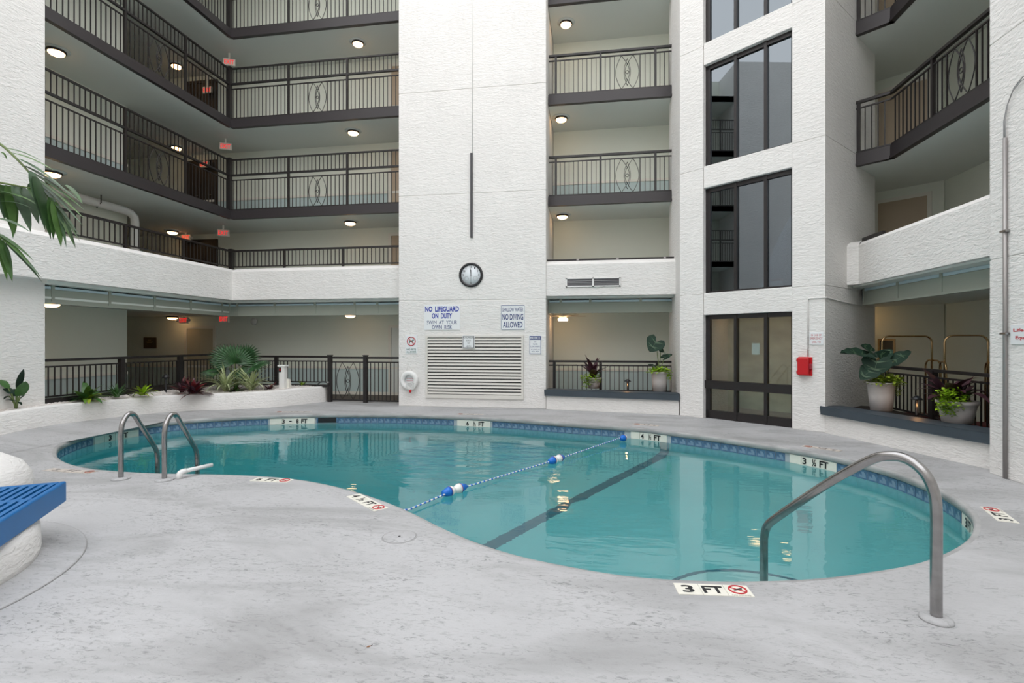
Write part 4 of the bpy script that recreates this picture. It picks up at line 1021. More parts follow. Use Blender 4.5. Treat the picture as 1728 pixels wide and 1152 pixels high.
# ---------------------------------------------------------------- pool hardware
def local_run(name, label, cat, px, py, dirW, prof, r, foot=(.055, .018), group=None, nside=14):
    p = on_z(px, py, 0); t = thing(name, label, cat, p, math.atan2(dirW.y, dirW.x), group)
    pts = []; V = [Vector((d, 0, z)) for d, z in prof]
    for i in range(len(V)-1):
        a, b, c, d = V[max(i-1, 0)], V[i], V[i+1], V[min(i+2, len(V)-1)]
        for j in range(5):
            q = j/5; pts.append(0.5*((2*b)+(c-a)*q+(2*a-5*b+4*c-d)*q*q+(3*b-a-3*c+d)*q**3))
    pts.append(V[-1]); MB().tube(pts, r, nside).build('tube', STEEL, t)
    MB().lathe([(foot[0]*1.15, 0), (foot[0]*1.15, foot[1]*.5), (foot[0], foot[1]), (r, foot[1]*1.2)], 24).build('base_plate', DECK, t)
    return t
lad = [(0, 0), (0, .30), (.0, .52), (.02, .64), (.08, .725), (.15, .75), (.215, .715), (.27, .64), (.40, .47), (.52, .31), (.575, .23), (.60, .14), (.605, 0), (.605, -.7)]
fw = W(0, 1)-W(0, 0); fw = (W(.02, 1)-W(0, 0)).normalized()
local_run('ladder_rail', 'left bent steel grab rail of the pool ladder', 'grab rail', 204, 808, fw, lad, .028, (.085, .02), 'pool ladder grab rails')
local_run('ladder_rail', 'right bent steel grab rail of the pool ladder beside white pipe', 'grab rail', 277.5, 810, fw, lad, .028, (.085, .02), 'pool ladder grab rails')
hp, he = on_z(1580, 1046, 0), W(1.953, 3.97); hd = (he-hp); hl = hd.length; hd.normalize()
hr = [(0, 0), (0, .35), (0, .62), (.012, .74), (.06, .845), (.15, .905), (.25, .905), (.36, .855), (.6, .665), (.85, .44), (1.03, .27), (1.09, .20), (1.115, .12), (1.12, 0), (1.12, -.55)]
local_run('pool_handrail', 'tall bent steel handrail at the shallow end, right front', 'handrail', 1580, 1046, hd, [(d*hl/1.12, z) for d, z in hr], .030, (.072, .022), None, 18)
# lane rope with floats
rz_ = WL+.02; rp = [rope_a, W(-1.108, 5.5), W(-.694, 6.18), W(.675, 7.78), rope_b]
zz = [-.12, rz_+.01, rz_+.02, rz_+.02, -.13]
t = thing('lane_rope', 'white and blue safety rope with floats across the pool', 'lane rope', (rope_a.x, rope_a.y, 0))
L0 = Vector((rope_a.x, rope_a.y, 0)); path = []
for i in range(len(rp)-1):
    for j in range(24): f = j/24; path.append(rp[i].lerp(rp[i+1], f)+Vector((0, 0, zz[i]*(1-f)+zz[i+1]*f))-L0)
path.append(rp[-1]+Vector((0, 0, zz[-1]))-L0)
MB().tube(path, .010, 6).build('rope', ROPEM, t)
m2 = MB(); tot = 0; step = .075                      # blue strand winding round the rope
cum = [0]
for a, b in zip(path, path[1:]): cum.append(cum[-1]+(b-a).length)
def on_path(s_):
    for i in range(len(path)-1):
        if cum[i+1] >= s_: return path[i].lerp(path[i+1], (s_-cum[i])/(cum[i+1]-cum[i])), (path[i+1]-path[i]).normalized()
    return path[-1], (path[-1]-path[-2]).normalized()
s_ = 0.0
while s_ < cum[-1]-.04:
    a, d = on_path(s_); b, _ = on_path(s_+.03); m2.tube([a, b], .0115, 6); s_ += step
tag(m2.build('blue_strand', FBLUE, t), kind='stuff')
def bead(parent, c, d, L=.2, r=.062, flip=False):
    ex = d if not flip else -d; y = Vector((0, 0, 1)); M = frame(c, ex.cross(y).normalized(), ex)
    f = MB().lathe([(.02, -.5*L), (.034, -.46*L), (r*.86, -.12*L), (r, .03*L)], 16, M).build('float', FBLUE, parent)
    MB().lathe([(r*1.005, .03*L), (r*1.0, .07*L)], 16, M).build('stripe', DKRED, f)
    MB().lathe([(r, .07*L), (r*.9, .25*L), (.034, .46*L), (.02, .5*L)], 16, M).build('white_half', WHITEP, f)
for k, frac in enumerate((W(-.694, 6.18), W(.675, 7.78))):
    c = frac-L0+Vector((0, 0, rz_+.025)); d = rdir
    bead(t, c-d*.095, d); bead(t, c+d*.095, d, flip=True)
bead(t, rope_b-L0-rdir*.09+Vector((0, 0, -.15)), rdir, L=.2)
# white pipe on the deck
a_ = on_z(302, 797, .075); b_ = W(-3.73, 6.37, .085)
t = thing('plastic_pipe', 'white plastic pipe with elbow lying on the deck edge beside the ladder', 'pipe', (a_.x, a_.y, 0))
v = b_-a_; v.z = 0
MB().tube([Vector((0, 0, .0)), Vector((0, 0, .045)), v*.03+Vector((0, 0, .068)), v*.1+Vector((0, 0, .078)), v+Vector((0, 0, .085))], .025, 12).build('pipe', WHITEP, t)
m2 = MB().tube([Vector((0, 0, .0)), Vector((0, 0, .045)), v*.03+Vector((0, 0, .068)), v*.1+Vector((0, 0, .078)), v*.2+Vector((0, 0, .079))], .031, 12); m2.build('elbow', WHITEP, t)
# deck lid
p = on_z(674, 905.5, 0); t = thing('deck_hatch', 'round painted skimmer lid flush in the front deck near the pool edge', 'lid', p)
MB().lathe([(.135, .0), (.135, .004), (.13, .006), (0, .006)], 36).build('cover', DECK, t)
MB().lathe([(.136, .0), (.136, .003), (.145, .003), (.146, 0)], 36, caps=False).build('gap_ring', GREY, t); MB().lathe([(.011, .006), (.011, .007), (0, .007)], 12).build('finger_hole', BLACK, t)
p = on_z(622, 1091, 0); t = thing('fallen_leaf', 'small dry brown leaf lying on the front deck', 'leaf', p, R(40))
MB().add([(-.014, 0, .003), (0, -.006, .002), (.014, 0, .004), (0, .006, .003), (0, 0, .007)], [(0, 1, 4), (1, 2, 4), (2, 3, 4), (3, 0, 4)]).build('blade', mat('dry_leaf', (.30, .13, .05), .7), t); MB().tube([(.012, 0, .004), (.022, .002, .003)], .0012, 5).build('stalk', BROWN, t)

# depth markers laid in the deck
WINK = mat('worn_ink', (.18, .16, .15), .8); WRED = mat('worn_red', (.40, .18, .14), .8)
def deck_marker(label, a, b, wid, txt, sym=True, worn=False, flip=False):
    a = on_z(*a, 0); b = on_z(*b, 0); ex = (b-a); L = ex.length; ex.normalize(); c = (a+b)/2
    t = thing('deck_marker', label, 'depth marker', c, math.atan2(ex.y, ex.x)+(PI if flip else 0), 'depth markers set in the deck')
    nt_ = max(2, round(L/.155)); mt = WORN if worn else MARK; seg = L/nt_
    for k in range(nt_): MB().box(-L/2+k*seg+.0015, -L/2+(k+1)*seg-.0015, -wid/2, wid/2, -.003, .004).build('tile', mt, t)
    ns = len(txt); span = L*(.66 if sym else .9); ink = INKK if not worn else WINK
    for ch, x, w_ in txt:
        m2 = MB(); put_text(m2, ch, x*L, 0.0, w_*L, wid*.66, .0046, .03); m2.build('lettering', ink, t)
    if sym:
        x = L/2-seg*.5; m2 = MB(); rr_ = min(seg, wid)*.36
        m2.tube([(x+rr_*math.cos(2*PI*i/24), .01+rr_*math.sin(2*PI*i/24), .0045) for i in range(24)], .006, 5, closed=True)
        m2.box(-rr_, rr_, -.005, .005, -.001, .001, Matrix.Translation((x, .01, .006)) @ Matrix.Rotation(R(-35), 4, 'Z')); m2.build('prohibition_ring', INKR if not worn else WRED, t)
        m2 = MB().box(-.03, .03, -.006, .006, 0, .0006, Matrix.Translation((x, .012, .0065)) @ Matrix.Rotation(R(25), 4, 'Z')); m2.add([(x+.018, .02, .0068), (x+.034, .03, .0068), (x+.028, .012, .0068)], [(0, 1, 2)]); m2.build('diver_figure', INKK, t)
        if not worn:
            m2 = MB(); put_text(m2, 'NO DIVING', x, -wid*.42, seg*.72, wid*.09, .0046); m2.build('caption', INKK, t)
    return t
deck_marker('cream deck tiles reading 3 FT with no diving symbol, front pool edge', (1140, 993), (1267, 998), .15, [('3', -.335, .16), ('FT', .0, .28)])
deck_marker('cream deck tiles reading 4 1/2 FT with no diving symbol near the deck lid', (596, 835.3), (643.5, 860), .15, [('4', -.40, .11), ('\u00bd', -.17, .14), ('FT', .1, .2)])
deck_marker('cream deck tiles reading 6 FT with no diving symbol, left front pool edge', (428, 808.5), (490, 811.5), .15, [('6', -.34, .14), ('FT', .0, .28)])
deck_marker('worn deck tiles with faded numbers left of the ladder', (80, 792), (158, 797), .13, [('3', -.3, .1), ('FT', .05, .24)], True, True)
deck_marker('weathered cream deck tiles reading 3 FT at the right end of the pool', (1702, 881), (1670, 856.5), .15, [('3', -.34, .14), ('FT', .0, .28)])
for a, b, txt, lab in (((524, 695), (466, 695), '3-8 FT', 'worn deck tiles behind the 3 - 8 FT waterline marker'), ((816, 699), (772, 698.5), '6 FT', 'worn deck tiles behind the far waterline marker below the louver'),
                       ((1112, 718.5), (1068, 715), '4 FT', 'worn deck tiles between glass entrance and rope end'), ((1419, 761), (1354, 752), '3 FT', 'worn deck tiles before the right bench wall'), ((201, 720.5), (152, 728.5), '3 FT', 'worn deck tiles beyond the ladder rails at the left')):
    deck_marker(lab, a, b, .14, [(txt[0], -.34, .12), ('FT', .0, .28)], True, True)

# ---------------------------------------------------------------- blue bench and round planters
A = W(-3.74, 4.30); B = W(-3.325, 3.325); ux = (B-A).normalized(); uy = Vector((ux.y, -ux.x, 0)); uy = uy if uy.dot(W(-1, 0)-W(0, 0)) > 0 else -uy
BL, BW = 1.9, .92
t = thing('slatted_bench', 'blue slatted bench top on a round white base at the left edge', 'bench', A, math.atan2(ux.y, ux.x))
sy = 1 if (Matrix.Rotation(math.atan2(ux.y, ux.x), 3, 'Z') @ Vector((0, 1, 0))).dot(uy) > 0 else -1
def bb(x0, x1, y0, y1, z0, z1): return MB().box(x0, x1, min(sy*y0, sy*y1), max(sy*y0, sy*y1), z0, z1)
bb(0, BL, 0, .045, .28, .45).build('front_rail', BLUEP, t, bevel=.012); bb(0, BL, BW-.045, BW, .28, .45).build('back_rail', BLUEP, t, bevel=.012)
bb(0, .05, .045, BW-.045, .28, .45).build('end_rail', BLUEP, t, bevel=.01); bb(BL-.05, BL, .045, BW-.045, .28, .45).build('end_rail', BLUEP, t, bevel=.01)
for x in (.50, .95, 1.40): bb(x-.035, x+.035, .045, BW-.045, .33, .447).build('cross_bar', BLUEP, t, bevel=.008)
nsl = 14; sm2 = MB().box(0, 1, -.017, .017, -.05, 0).mesh('slat', BLUEP)
for k in range(nsl):
    y = .045+(BW-.09)*(k+.5)/nsl
    o = link('slat', sm2, t, (.05, sy*y, .448)); o.scale = (BL-.1, 1, 1)
bb(.05, BL-.05, .045, BW-.045, .285, .30).build('under_tray', BLUEP, t)
pc = W(-4.5, 3.2); pb = thing('bench_pedestal', 'round white stucco pedestal under the blue bench', 'pedestal', pc)
MB().lathe([(1.14, 0), (1.15, .06), (1.145, .2), (1.12, .27), (0, .275)], 64).build('base', STUC, pb)
mb = MB(); mb.lathe([(1.42, 0), (1.42, .012), (1.405, .016), (1.14, .016)], 80, Matrix.Translation(pc)); struct('floor_pad', mb, DECK, 'slightly raised round pad around the white pedestal')
dc = W(-5.75, 5.1); dp = thing('round_planter', 'low round white planter behind the blue bench holding a palm', 'planter', dc)
MB().lathe([(.70, 0), (.72, .12), (.71, .22), (.64, .33), (.50, .42), (.36, .45), (.30, .44), (.28, .40)], 56, caps=False).build('rim_wall', STUC, dp); MB().lathe([(.29, .40), (0, .41)], 40).build('soil', SOIL, dp)

# ---------------------------------------------------------------- plants
PROF = {'lance': lambda f: math.sin(PI*min(1, f*.93+.07)**.75)**.8*.5+.0, 'strap': lambda f: .5*min(1, f*6+.5)*min(1, (1-f)*2.2+.02), 'heart': lambda f: .5*(1-f)**.55*min(1, f*5+.35)}
def blade(mb, p0, az, el, L, wd, droop, prof='lance', fold=.12, n=7, twist=0.0):
    pf = PROF[prof]; p = Vector(p0); vs = []; side = Vector((-math.sin(az), math.cos(az), 0))
    for i in range(n+1):
        f = i/n; e = el-droop*f; d = Vector((math.cos(az)*math.cos(e), math.sin(az)*math.cos(e), math.sin(e)))
        up = side.cross(d)*-1; sd_ = (side*math.cos(twist)+up*math.sin(twist)); h = pf(f)*wd
        vs += [p-sd_*h+up*h*fold, p.copy(), p+sd_*h+up*h*fold]; p = p+d*(L/n)
    mb.add(vs, [q for i in range(n) for q in ((3*i, 3*i+1, 3*i+4, 3*i+3), (3*i+1, 3*i+2, 3*i+5, 3*i+4))], None, True); return mb
def blade_to(mb, p0, p1, wd, sag, prof='lance', n=8, side=None, fold=.1):
    p0, p1 = Vector(p0), Vector(p1); c = (p0+p1)/2+Vector((0, 0, sag)); pf = PROF[prof]; vs = []
    view = ((p0+p1)/2-Vector((0, 0, EYE))).normalized()
    for i in range(n+1):
        f = i/n; p = p0*(1-f)**2+c*2*f*(1-f)+p1*f*f; d = ((c-p0)*(1-f)+(p1-c)*f).normalized()
        s_ = (side if side is not None else d.cross(view)).normalized(); h = pf(f)*wd; up = s_.cross(d)
        vs += [p-s_*h+up*h*fold, p, p+s_*h+up*h*fold]
    mb.add(vs, [q for i in range(n) for q in ((3*i, 3*i+1, 3*i+4, 3*i+3), (3*i+1, 3*i+2, 3*i+5, 3*i+4))], None, True); return mb
def ear_leaf(mb, M, L, wd, cup=.12):   # broad arrow-shaped leaf, local x from the stalk to the tip
    o = [(-.28, .16), (-.34, .34), (-.16, .50), (.06, .54), (.24, .47), (.42, .36), (.56, .24), (.68, .12)]
    vs = [(0, 0, 0), (.35*L, 0, -.01*L), (.74*L, 0, -.10*L)]
    for sg_ in (1, -1):
        for i, (x, y) in enumerate(o): vs.append((x*L, sg_*y*wd, (cup*y-.10*max(x, 0)**2+(.025 if i % 2 else -.015))*L))
    fs = []
    for k in (3, 11):
        q = [(k, k+1, 0), (k+1, k+2, 0), (k+2, k+3, 0), (k+3, 1, 0), (k+3, k+4, 1), (k+4, k+5, 1), (k+5, 2, 1), (k+5, k+6, 2), (k+6, k+7, 2)]
        fs += q if k == 3 else [tuple(reversed(x)) for x in q]
    mb.add(vs, fs, M, True)
    mb.use(1).add([(-.05*L, -.012*wd, .006*L), (-.05*L, .012*wd, .006*L), (.35*L, .008*wd, -.004*L), (.35*L, -.008*wd, -.004*L), (.72*L, 0, -.09*L)], [(0, 3, 2, 1), (3, 4, 2)], M)
    for sg_ in (1, -1):
        for x, y in ((-.16, .44), (.24, .40), (.42, .30)): mb.add([(.0 if x < .2 else .12, 0, .006*L), ((.03 if x < .2 else .15)*1, 0, .006*L), (x*L, sg_*y*wd, (.12*y-.10*max(x, 0)**2+.012)*L)], [(0, 1, 2)], M)
    return mb
def bushy(name, parent, m, c, R3, nleaf, ls, seed, droop=0.0):
    rnd = random.Random(seed); mb = MB()
    for _ in range(nleaf):
        u = Vector((rnd.gauss(0, 1), rnd.gauss(0, 1), rnd.gauss(0, 1))).normalized(); r_ = rnd.random()**.4
        p = Vector(c)+Vector((u.x*R3[0], u.y*R3[1], u.z*R3[2]))*r_
        a = rnd.random()*6.3; e = rnd.uniform(-.4, .8); d = Vector((math.cos(a)*math.cos(e), math.sin(a)*math.cos(e), math.sin(e))); s_ = d.cross(Vector((0, 0, 1))).normalized(); l_ = ls*rnd.uniform(.6, 1.2)
        mb.add([p, p+d*l_*.28+s_*l_*.30, p+d*l_*.68+s_*l_*.27, p+d*l_+Vector((0, 0, -l_*.2)), p+d*l_*.68-s_*l_*.27, p+d*l_*.28-s_*l_*.30], [(0, 1, 2, 3, 4, 5)], None, True)
    return tag(mb.build(name, m, parent), kind='stuff')
def pot(t, rt, rb, h, lip=.02):
    MB().lathe([(rb, 0), (rb+(rt-rb)*.5, h*.5), (rt-lip*.3, h-lip*2), (rt+lip*.4, h-lip*1.6), (rt+lip*.4, h), (rt-lip, h), (rt-lip*1.4, h-.05)], 32).build('pot', POTG, t)
    MB().lathe([(rt-lip*1.3, h-.04), (0, h-.03)], 24).build('soil', SOIL, t)
CAP = .465
# middle bay, left pot: purple leaves over lime creeper
p = on_z(1002, 655, CAP); t = thing('potted_plant', 'grey pot with upright purple leaves and lime creeper, left of the middle bench', 'potted plant', p); pot(t, .185, .125, .27)
rnd = random.Random(11)
for k in range(15): blade(MB(), (rnd.uniform(-.05, .05), rnd.uniform(-.05, .05), .24), k*2.4, rnd.uniform(.8, 1.45), rnd.uniform(.42, .72), .12, rnd.uniform(.3, 1.4)).build('purple_leaf', PURP, t)
for k, az in enumerate((2.6, 3.4, .5, 5.8, 4.5)): blade(MB(), (0, 0, .25), az, 1.0, .28, .06, .5).build('green_leaf', GRN, t)
bushy('lime_creeper', t, LIME, (-.07, -.12, .25), (.26, .16, .14), 260, .07, 1); bushy('trailing_creeper', t, LIME, (-.19, -.14, .12), (.07, .05, .14), 50, .06, 2)
# middle bay, right pot: elephant ear
p = on_z(1112.5, 660, CAP); t = thing('potted_plant', 'tall grey pot with one tall dark elephant ear leaf, right of the middle bench', 'potted plant', p); pot(t, .185, .145, .46)
base = Vector((0, 0, .45))
def at_px(px, py, root, dt=0.0):
    tt = (root.y*CY-root.x*SY)+dt; return dep(px, py, tt)-root
def stalk(a, b, bend, r0=.012, r1=.007, name='stalk', m=STEM, parent=None):
    a, b = Vector(a), Vector(b); c = (a+b)/2+Vector(bend); return MB().tube([a*(1-f)**2+c*2*f*(1-f)+b*f*f for f in [i/8 for i in range(9)]], [r0+(r1-r0)*i/8 for i in range(9)], 7).build(name, m, parent)
def ear(t, root, px, py, tipx, tipy, L, wd, m=DKG, dt=0.0, face=.5, base=(0, 0, .42), tip_dt=None):
    h = at_px(px, py, root, dt); tp = at_px(tipx, tipy, root, dt if tip_dt is None else tip_dt); ex = (tp-h).normalized()
    view = (root+h-Vector((0, 0, EYE))).normalized(); nz = (-view*face+Vector((0, 0, 1))*(1-face)); nz = (nz-ex*nz.dot(ex)).normalized(); ey = nz.cross(ex)
    M = Matrix.Identity(4)
    for i in range(3): M[i][0] = ex[i]; M[i][1] = ey[i]; M[i][2] = nz[i]; M[i][3] = h[i]
    ear_leaf(MB(), M, L, wd).build('leaf', [m, VEIN], t); stalk(base, h, (0, 0, .06), parent=t)
ear(t, p, 1107, 577, 1098, 590, .36, .42, face=.75)
ear(t, p, 1122, 603, 1136, 596, .26, .2, face=.35); ear(t, p, 1103, 617, 1093, 614, .18, .18, face=.2); ear(t, p, 1115, 590, 1119, 593, .12, .12, face=.6)
bushy('lime_creeper', t, LIME, (0, -.03, .48), (.26, .2, .09), 240, .085, 3); bushy('trailing_creeper', t, LIME, (.19, -.08, .36), (.06, .06, .1), 40, .07, 4)
# right bay, left pot
p = on_z(1487, 692, CAP); t = thing('potted_plant', 'tall pale pot with broad dark elephant ear leaves against the tower side', 'potted plant', p); pot(t, .205, .155, .475)
for a in ((1456, 598, 1423, 592, .50, .36, .34), (1480, 610, 1475, 628, .34, .40, .75), (1497, 607, 1485, 597, .28, .34, .5), (1510, 608, 1535, 591, .44, .26, .40), (1468, 626, 1452, 639, .28, .28, .7), (1470, 592, 1458, 584, .26, .30, .4), (1490, 600, 1500, 592, .26, .28, .3)):
    ear(t, p, a[0], a[1], a[2], a[3], a[4], a[5], face=a[6], dt=rnd.uniform(-.12, .12))
for k in range(26):
    az = k*2.4; blade(MB(), (.1*math.cos(az), .1*math.sin(az), .46), az, rnd.uniform(.1, .9), rnd.uniform(.13, .24), .09, 1.0, 'heart').build('yellow_leaf', YELG, t)
bushy('yellow_creeper', t, YELG, (.02, -.1, .51), (.25, .16, .09), 170, .10, 16); bushy('trailing_creeper', t, YELG, (.18, -.13, .36), (.06, .05, .13), 40, .06, 6)
# right bay, right pot
p = on_z(1615, 712, CAP); t = thing('potted_plant', 'wide pale pot with lime creeper and drooping purple leaves, right bench', 'potted plant', p); pot(t, .235, .175, .31, .03)
for k in range(22): blade(MB(), (rnd.uniform(-.06, .06), rnd.uniform(-.02, .1), .28), k*2.4, rnd.uniform(.6, 1.4), rnd.uniform(.38, .66), .15, rnd.uniform(.6, 1.9)).build('purple_leaf', PURP, t)
for k, (az, el) in enumerate(((2.6, 1.1), (5.6, 1.0), (4.6, 1.2), (.4, 1.0))): blade(MB(), (.03, -.08, .28), az, el, .34, .06, 1.1, 'strap').build('green_leaf', GRN, t)
lf = W(-1, 0)-W(0, 0)
bushy('lime_creeper', t, LIME, (lf.x*.17, lf.y*.17-.1, .33), (.20, .17, .19), 420, .058, 8); bushy('trailing_creeper', t, LIME, (lf.x*.2-.02, lf.y*.2-.12, .2), (.14, .06, .12), 110, .045, 9)
# path lights
def path_light(p, h, label, lit=True, flat=False):
    t = thing('path_light', label, 'garden light', p, 0, 'garden path lights')
    MB().lathe([(.028, 0), (.022, .02), (.022, h*.78), (.018, h*.82)], 12).build('stem', BLACK, t)
    MB().lathe([(.085, h*.80), (.06, h*.9), (.02, h), (0, h)], 18).build('shade', BLACK, t)
    if lit: MB().lathe([(0, h*.80), (.024, h*.81), (.024, h*.88), (0, h*.9)], 10).build('bulb', mat('path_bulb', (.9, .6, .3), .4, emis=((1, .5, .2), 5)), t)
    if lit:
        ld = bpy.data.lights.new('path_glow', 'POINT'); ld.energy = 1.0; ld.color = (1, .5, .18); ld.shadow_soft_size = .02; lo = bpy.data.objects.new('path_glow', ld); COL.objects.link(lo); lo.parent = t; lo.location = (-.02, -.05, h*.55)
    return t
path_light(on_z(1059, 659, CAP), .27, 'small black garden light between the two pots of the middle bench')
path_light(on_z(1547, 701, CAP), .31, 'small black garden light between the two pots of the right bench')
path_light(on_z(280, 664, .40), .46, 'thin black garden light on a stake in the gravel bed', False)
# gravel bed plants
def bedp(px, py, z=.40):
    p = on_z(px, py, z)
    if p.x < -9.84: p = on_x(px, py, -9.80); p.z = z
    return p
p = bedp(27, 688, .47); t = thing('canna_plant', 'tall broad-leaved plant against the left edge wall', 'plant', p)
for a in ((30, 655, 40, 622, .10), (33, 668, 43, 643, .20), (14, 655, -6, 634, .16), (20, 664, 6, 652, .13), (15, 668, 6, 674, .1), (34, 672, 47, 666, .08), (27, 668, 20, 655, .14), (24, 676, 8, 676, .08), (29, 678, 37, 684, .07)):
    h = at_px(a[0], a[1], p, rnd.uniform(-.1, .1)); tp = at_px(a[2], a[3], p, rnd.uniform(-.1, .1)); blade_to(MB(), h, tp, a[4], .05).build('leaf', DKG if a[4] < .15 else GRN, t); stalk((rnd.uniform(-.03, .03), 0, 0), h, (0, 0, .05), .012, .008, m=STEM, parent=t)
def rosette(name, label, px, py, z, cnt, L, wd, m, el=(.2, 1.2), droop=(.4, 1.2), prof='lance', seed=1, cat='plant', mats=None, group=None):
    p = bedp(px, py, z); t = thing(name, label, cat, p, 0, group); rnd = random.Random(seed)
    for k in range(cnt):
        blade(MB(), (rnd.uniform(-.03, .03), rnd.uniform(-.03, .03), 0), k*2.4+rnd.uniform(-.3, .3), rnd.uniform(*el), L*rnd.uniform(.65, 1.1), wd*rnd.uniform(.8, 1.15), rnd.uniform(*droop), prof).build('leaf', (mats or [m])[k % len(mats or [m])], t)
    return t
rosette('hosta_plant', 'low green leafy plant at the left of the gravel bed', 146, 675, .46, 40, .46, .10, GRN, (.35, 1.25), (.6, 1.5), seed=2, mats=[GRN, MIDG, GRN, MIDG, YELG])
rosette('grass_tuft', 'small dark green tuft beside the railing post in the gravel bed', 197, 669, .46, 60, .34, .022, GRN, (.5, 1.4), (.2, .9), 'strap', 3)
rosette('croton_plant', 'small yellow green plant in the gravel bed left of the garden light', 240, 667, .45, 26, .36, .075, YELG, (.4, 1.3), (.6, 1.5), seed=4, mats=[YELG, LIME])
rosette('cordyline_plant', 'dark maroon spiky plant left of the fan palm', 308, 662, .42, 22, .46, .07, PURP, (.5, 1.4), (.2, 1.0), seed=5, mats=[PURP, REDL])
rosette('coleus_plant', 'bushy dark red plant in front of the maroon spiky plant', 328, 664, .41, 52, .42, .10, REDL, (.0, 1.4), (.3, 1.1), seed=6, mats=[PURP, REDL, PURP, mat('leaf_crimson', (.22, .03, .035), .4)])
rosette('spider_plant', 'variegated spider plant left of the fan palm stem', 381, 660, .38, 56, .95, .05, VARI, (.6, 1.5), (.7, 1.9), 'strap', 7, group='variegated spider plants')
rosette('spider_plant', 'variegated spider plant between fan palm and white post', 423, 659, .38, 50, .85, .05, VARI, (.6, 1.5), (.7, 1.9), 'strap', 8, group='variegated spider plants')
rosette('coleus_plant', 'small mixed red and green plant between the two spider plants', 398, 660, .38, 30, .24, .07, REDL, (.2, 1.4), (.3, 1.0), seed=9, mats=[REDL, GRN, GRN])
rosette('tradescantia_plant', 'low purple striped plant left of the white post', 455, 657, .39, 26, .26, .06, PURP, (.0, .9), (.2, 1.0), seed=10, mats=[PURP, REDL])
rosette('grass_tuft', 'small bright green tuft between white post and gate', 511, 652, .40, 34, .24, .025, GRN, (.5, 1.4), (.3, 1.0), 'strap', 12, mats=[GRN, LIME])
# fan palm
p = bedp(398, 657, .40); t = thing('fan_palm', 'green fan palm behind the spider plants in the gravel bed', 'palm', p)
FANG = mat('fan_green', (0.032, 0.095, 0.030), .35, var=((9, 9, 9), .4))
def fan(h, up, face, Rr, nseg, spread, m=FANG):
    up = up.normalized(); face = (face-up*face.dot(up)).normalized(); sd_ = up.cross(face); mb = MB()
    for k in range(nseg):
        a = -spread/2+spread*k/(nseg-1); d = up*math.cos(a)+sd_*math.sin(a); q = d.cross(face).normalized(); L = Rr*(1-.18*abs(a)/(spread/2))
        hw = Rr*.055; vs = []
        for f, wd in ((.0, .15), (.35, 1.0), (.62, .9), (.85, .4), (1.0, .03)):
            c = h+d*L*f-Vector((0, 0, 1))*L*.13*f**3+face*(.05*L*math.sin(f*3)); vs += [c-q*hw*wd+face*hw*.3, c-face*hw*.3, c+q*hw*wd+face*hw*.3]
        mb.add(vs, [x for i in range(4) for x in ((3*i, 3*i+1, 3*i+4, 3*i+3), (3*i+1, 3*i+2, 3*i+5, 3*i+4))], None, True)
    o = mb.build('fan_leaf', m, t); stalk((0, 0, .02), h, (0, 0, .03), .014, .009, 'petiole', STEM, o); return o
camv = -ray(398, 620).normalized()
rt_ = Vector((CY, SY, 0))
fan(at_px(396, 613, p), Vector((0, 0, 1))-rt_*.12, camv+Vector((0, 0, .3)), .60, 24, R(200))
fan(at_px(388, 616, p, .2), Vector((0, 0, .5))-rt_*.9, camv*.4+Vector((0, 0, 1)), .50, 20, R(190))
fan(at_px(372, 628, p, -.1), Vector((0, 0, .15))-rt_, camv*.3+Vector((0, 0, 1)), .48, 18, R(180))
fan(at_px(428, 618, p, .1), Vector((0, 0, .2))+rt_, camv*.5+Vector((0, 0, 1)), .46, 18, R(190))
fan(at_px(405, 622, p, .1), Vector((0, 0, -.3))+rt_*.3, camv+Vector((0, 0, .2)), .36, 16, R(190))
fan(at_px(382, 606, p, .25), Vector((0, 0, 1))-rt_*.5, camv+Vector((0, 0, .3)), .5, 20, R(190))
fan(at_px(414, 604, p, .25), Vector((0, 0, .8))+rt_*.7, camv+Vector((0, 0, .4)), .48, 20, R(190))
# white post in the bed
p = bedp(478, 656, .39); t = thing('call_post', 'short white square post with small red sign in the gravel bed', 'post', p)
MB().box(-.075, .075, -.075, .075, 0, .60).build('shaft', WHITEP, t, bevel=.006); MB().box(-.10, .10, -.10, .10, .58, .62).build('cap', WHITEP, t, bevel=.008)
MB().box(-.07, -.01, -.082, -.076, .44, .56).build('red_sign', BLACK, t); MB().box(-.055, -.025, -.086, -.082, .48, .53).build('button', REDP, t)
p2 = bedp(486, 655.5, .39); t = thing('valve_cover', 'small pale wedge cover beside the white post', 'cover', p2); MB().prism([(-.07, 0), (.07, 0), (.04, .24), (-.02, .26)], -.05, .05, WX).build('wedge', CREAM, t); MB().lathe([(.02, 0), (.02, .03), (0, .03)], 10, Matrix.Translation((0, 0, .24))).build('knob', GREY, t)
a_ = bedp(534, 652, .41); t = thing('garden_hose', 'dark hose running over the gravel to the gate post', 'hose', a_)
b_ = dep(553, 645, 13.6)-a_; MB().tube([Vector((0, 0, .015)), b_*.3+Vector((0, 0, .08)), b_*.6+Vector((0, .02, .06)), b_], .02, 8).build('tube', mat('hose', (.05, .06, .06), .5), t); MB().lathe([(.026, -.03), (.026, .03)], 10, Matrix.Translation(b_) @ Matrix.Rotation(PI/2, 4, 'Y')).build('coupling', STEEL, t)

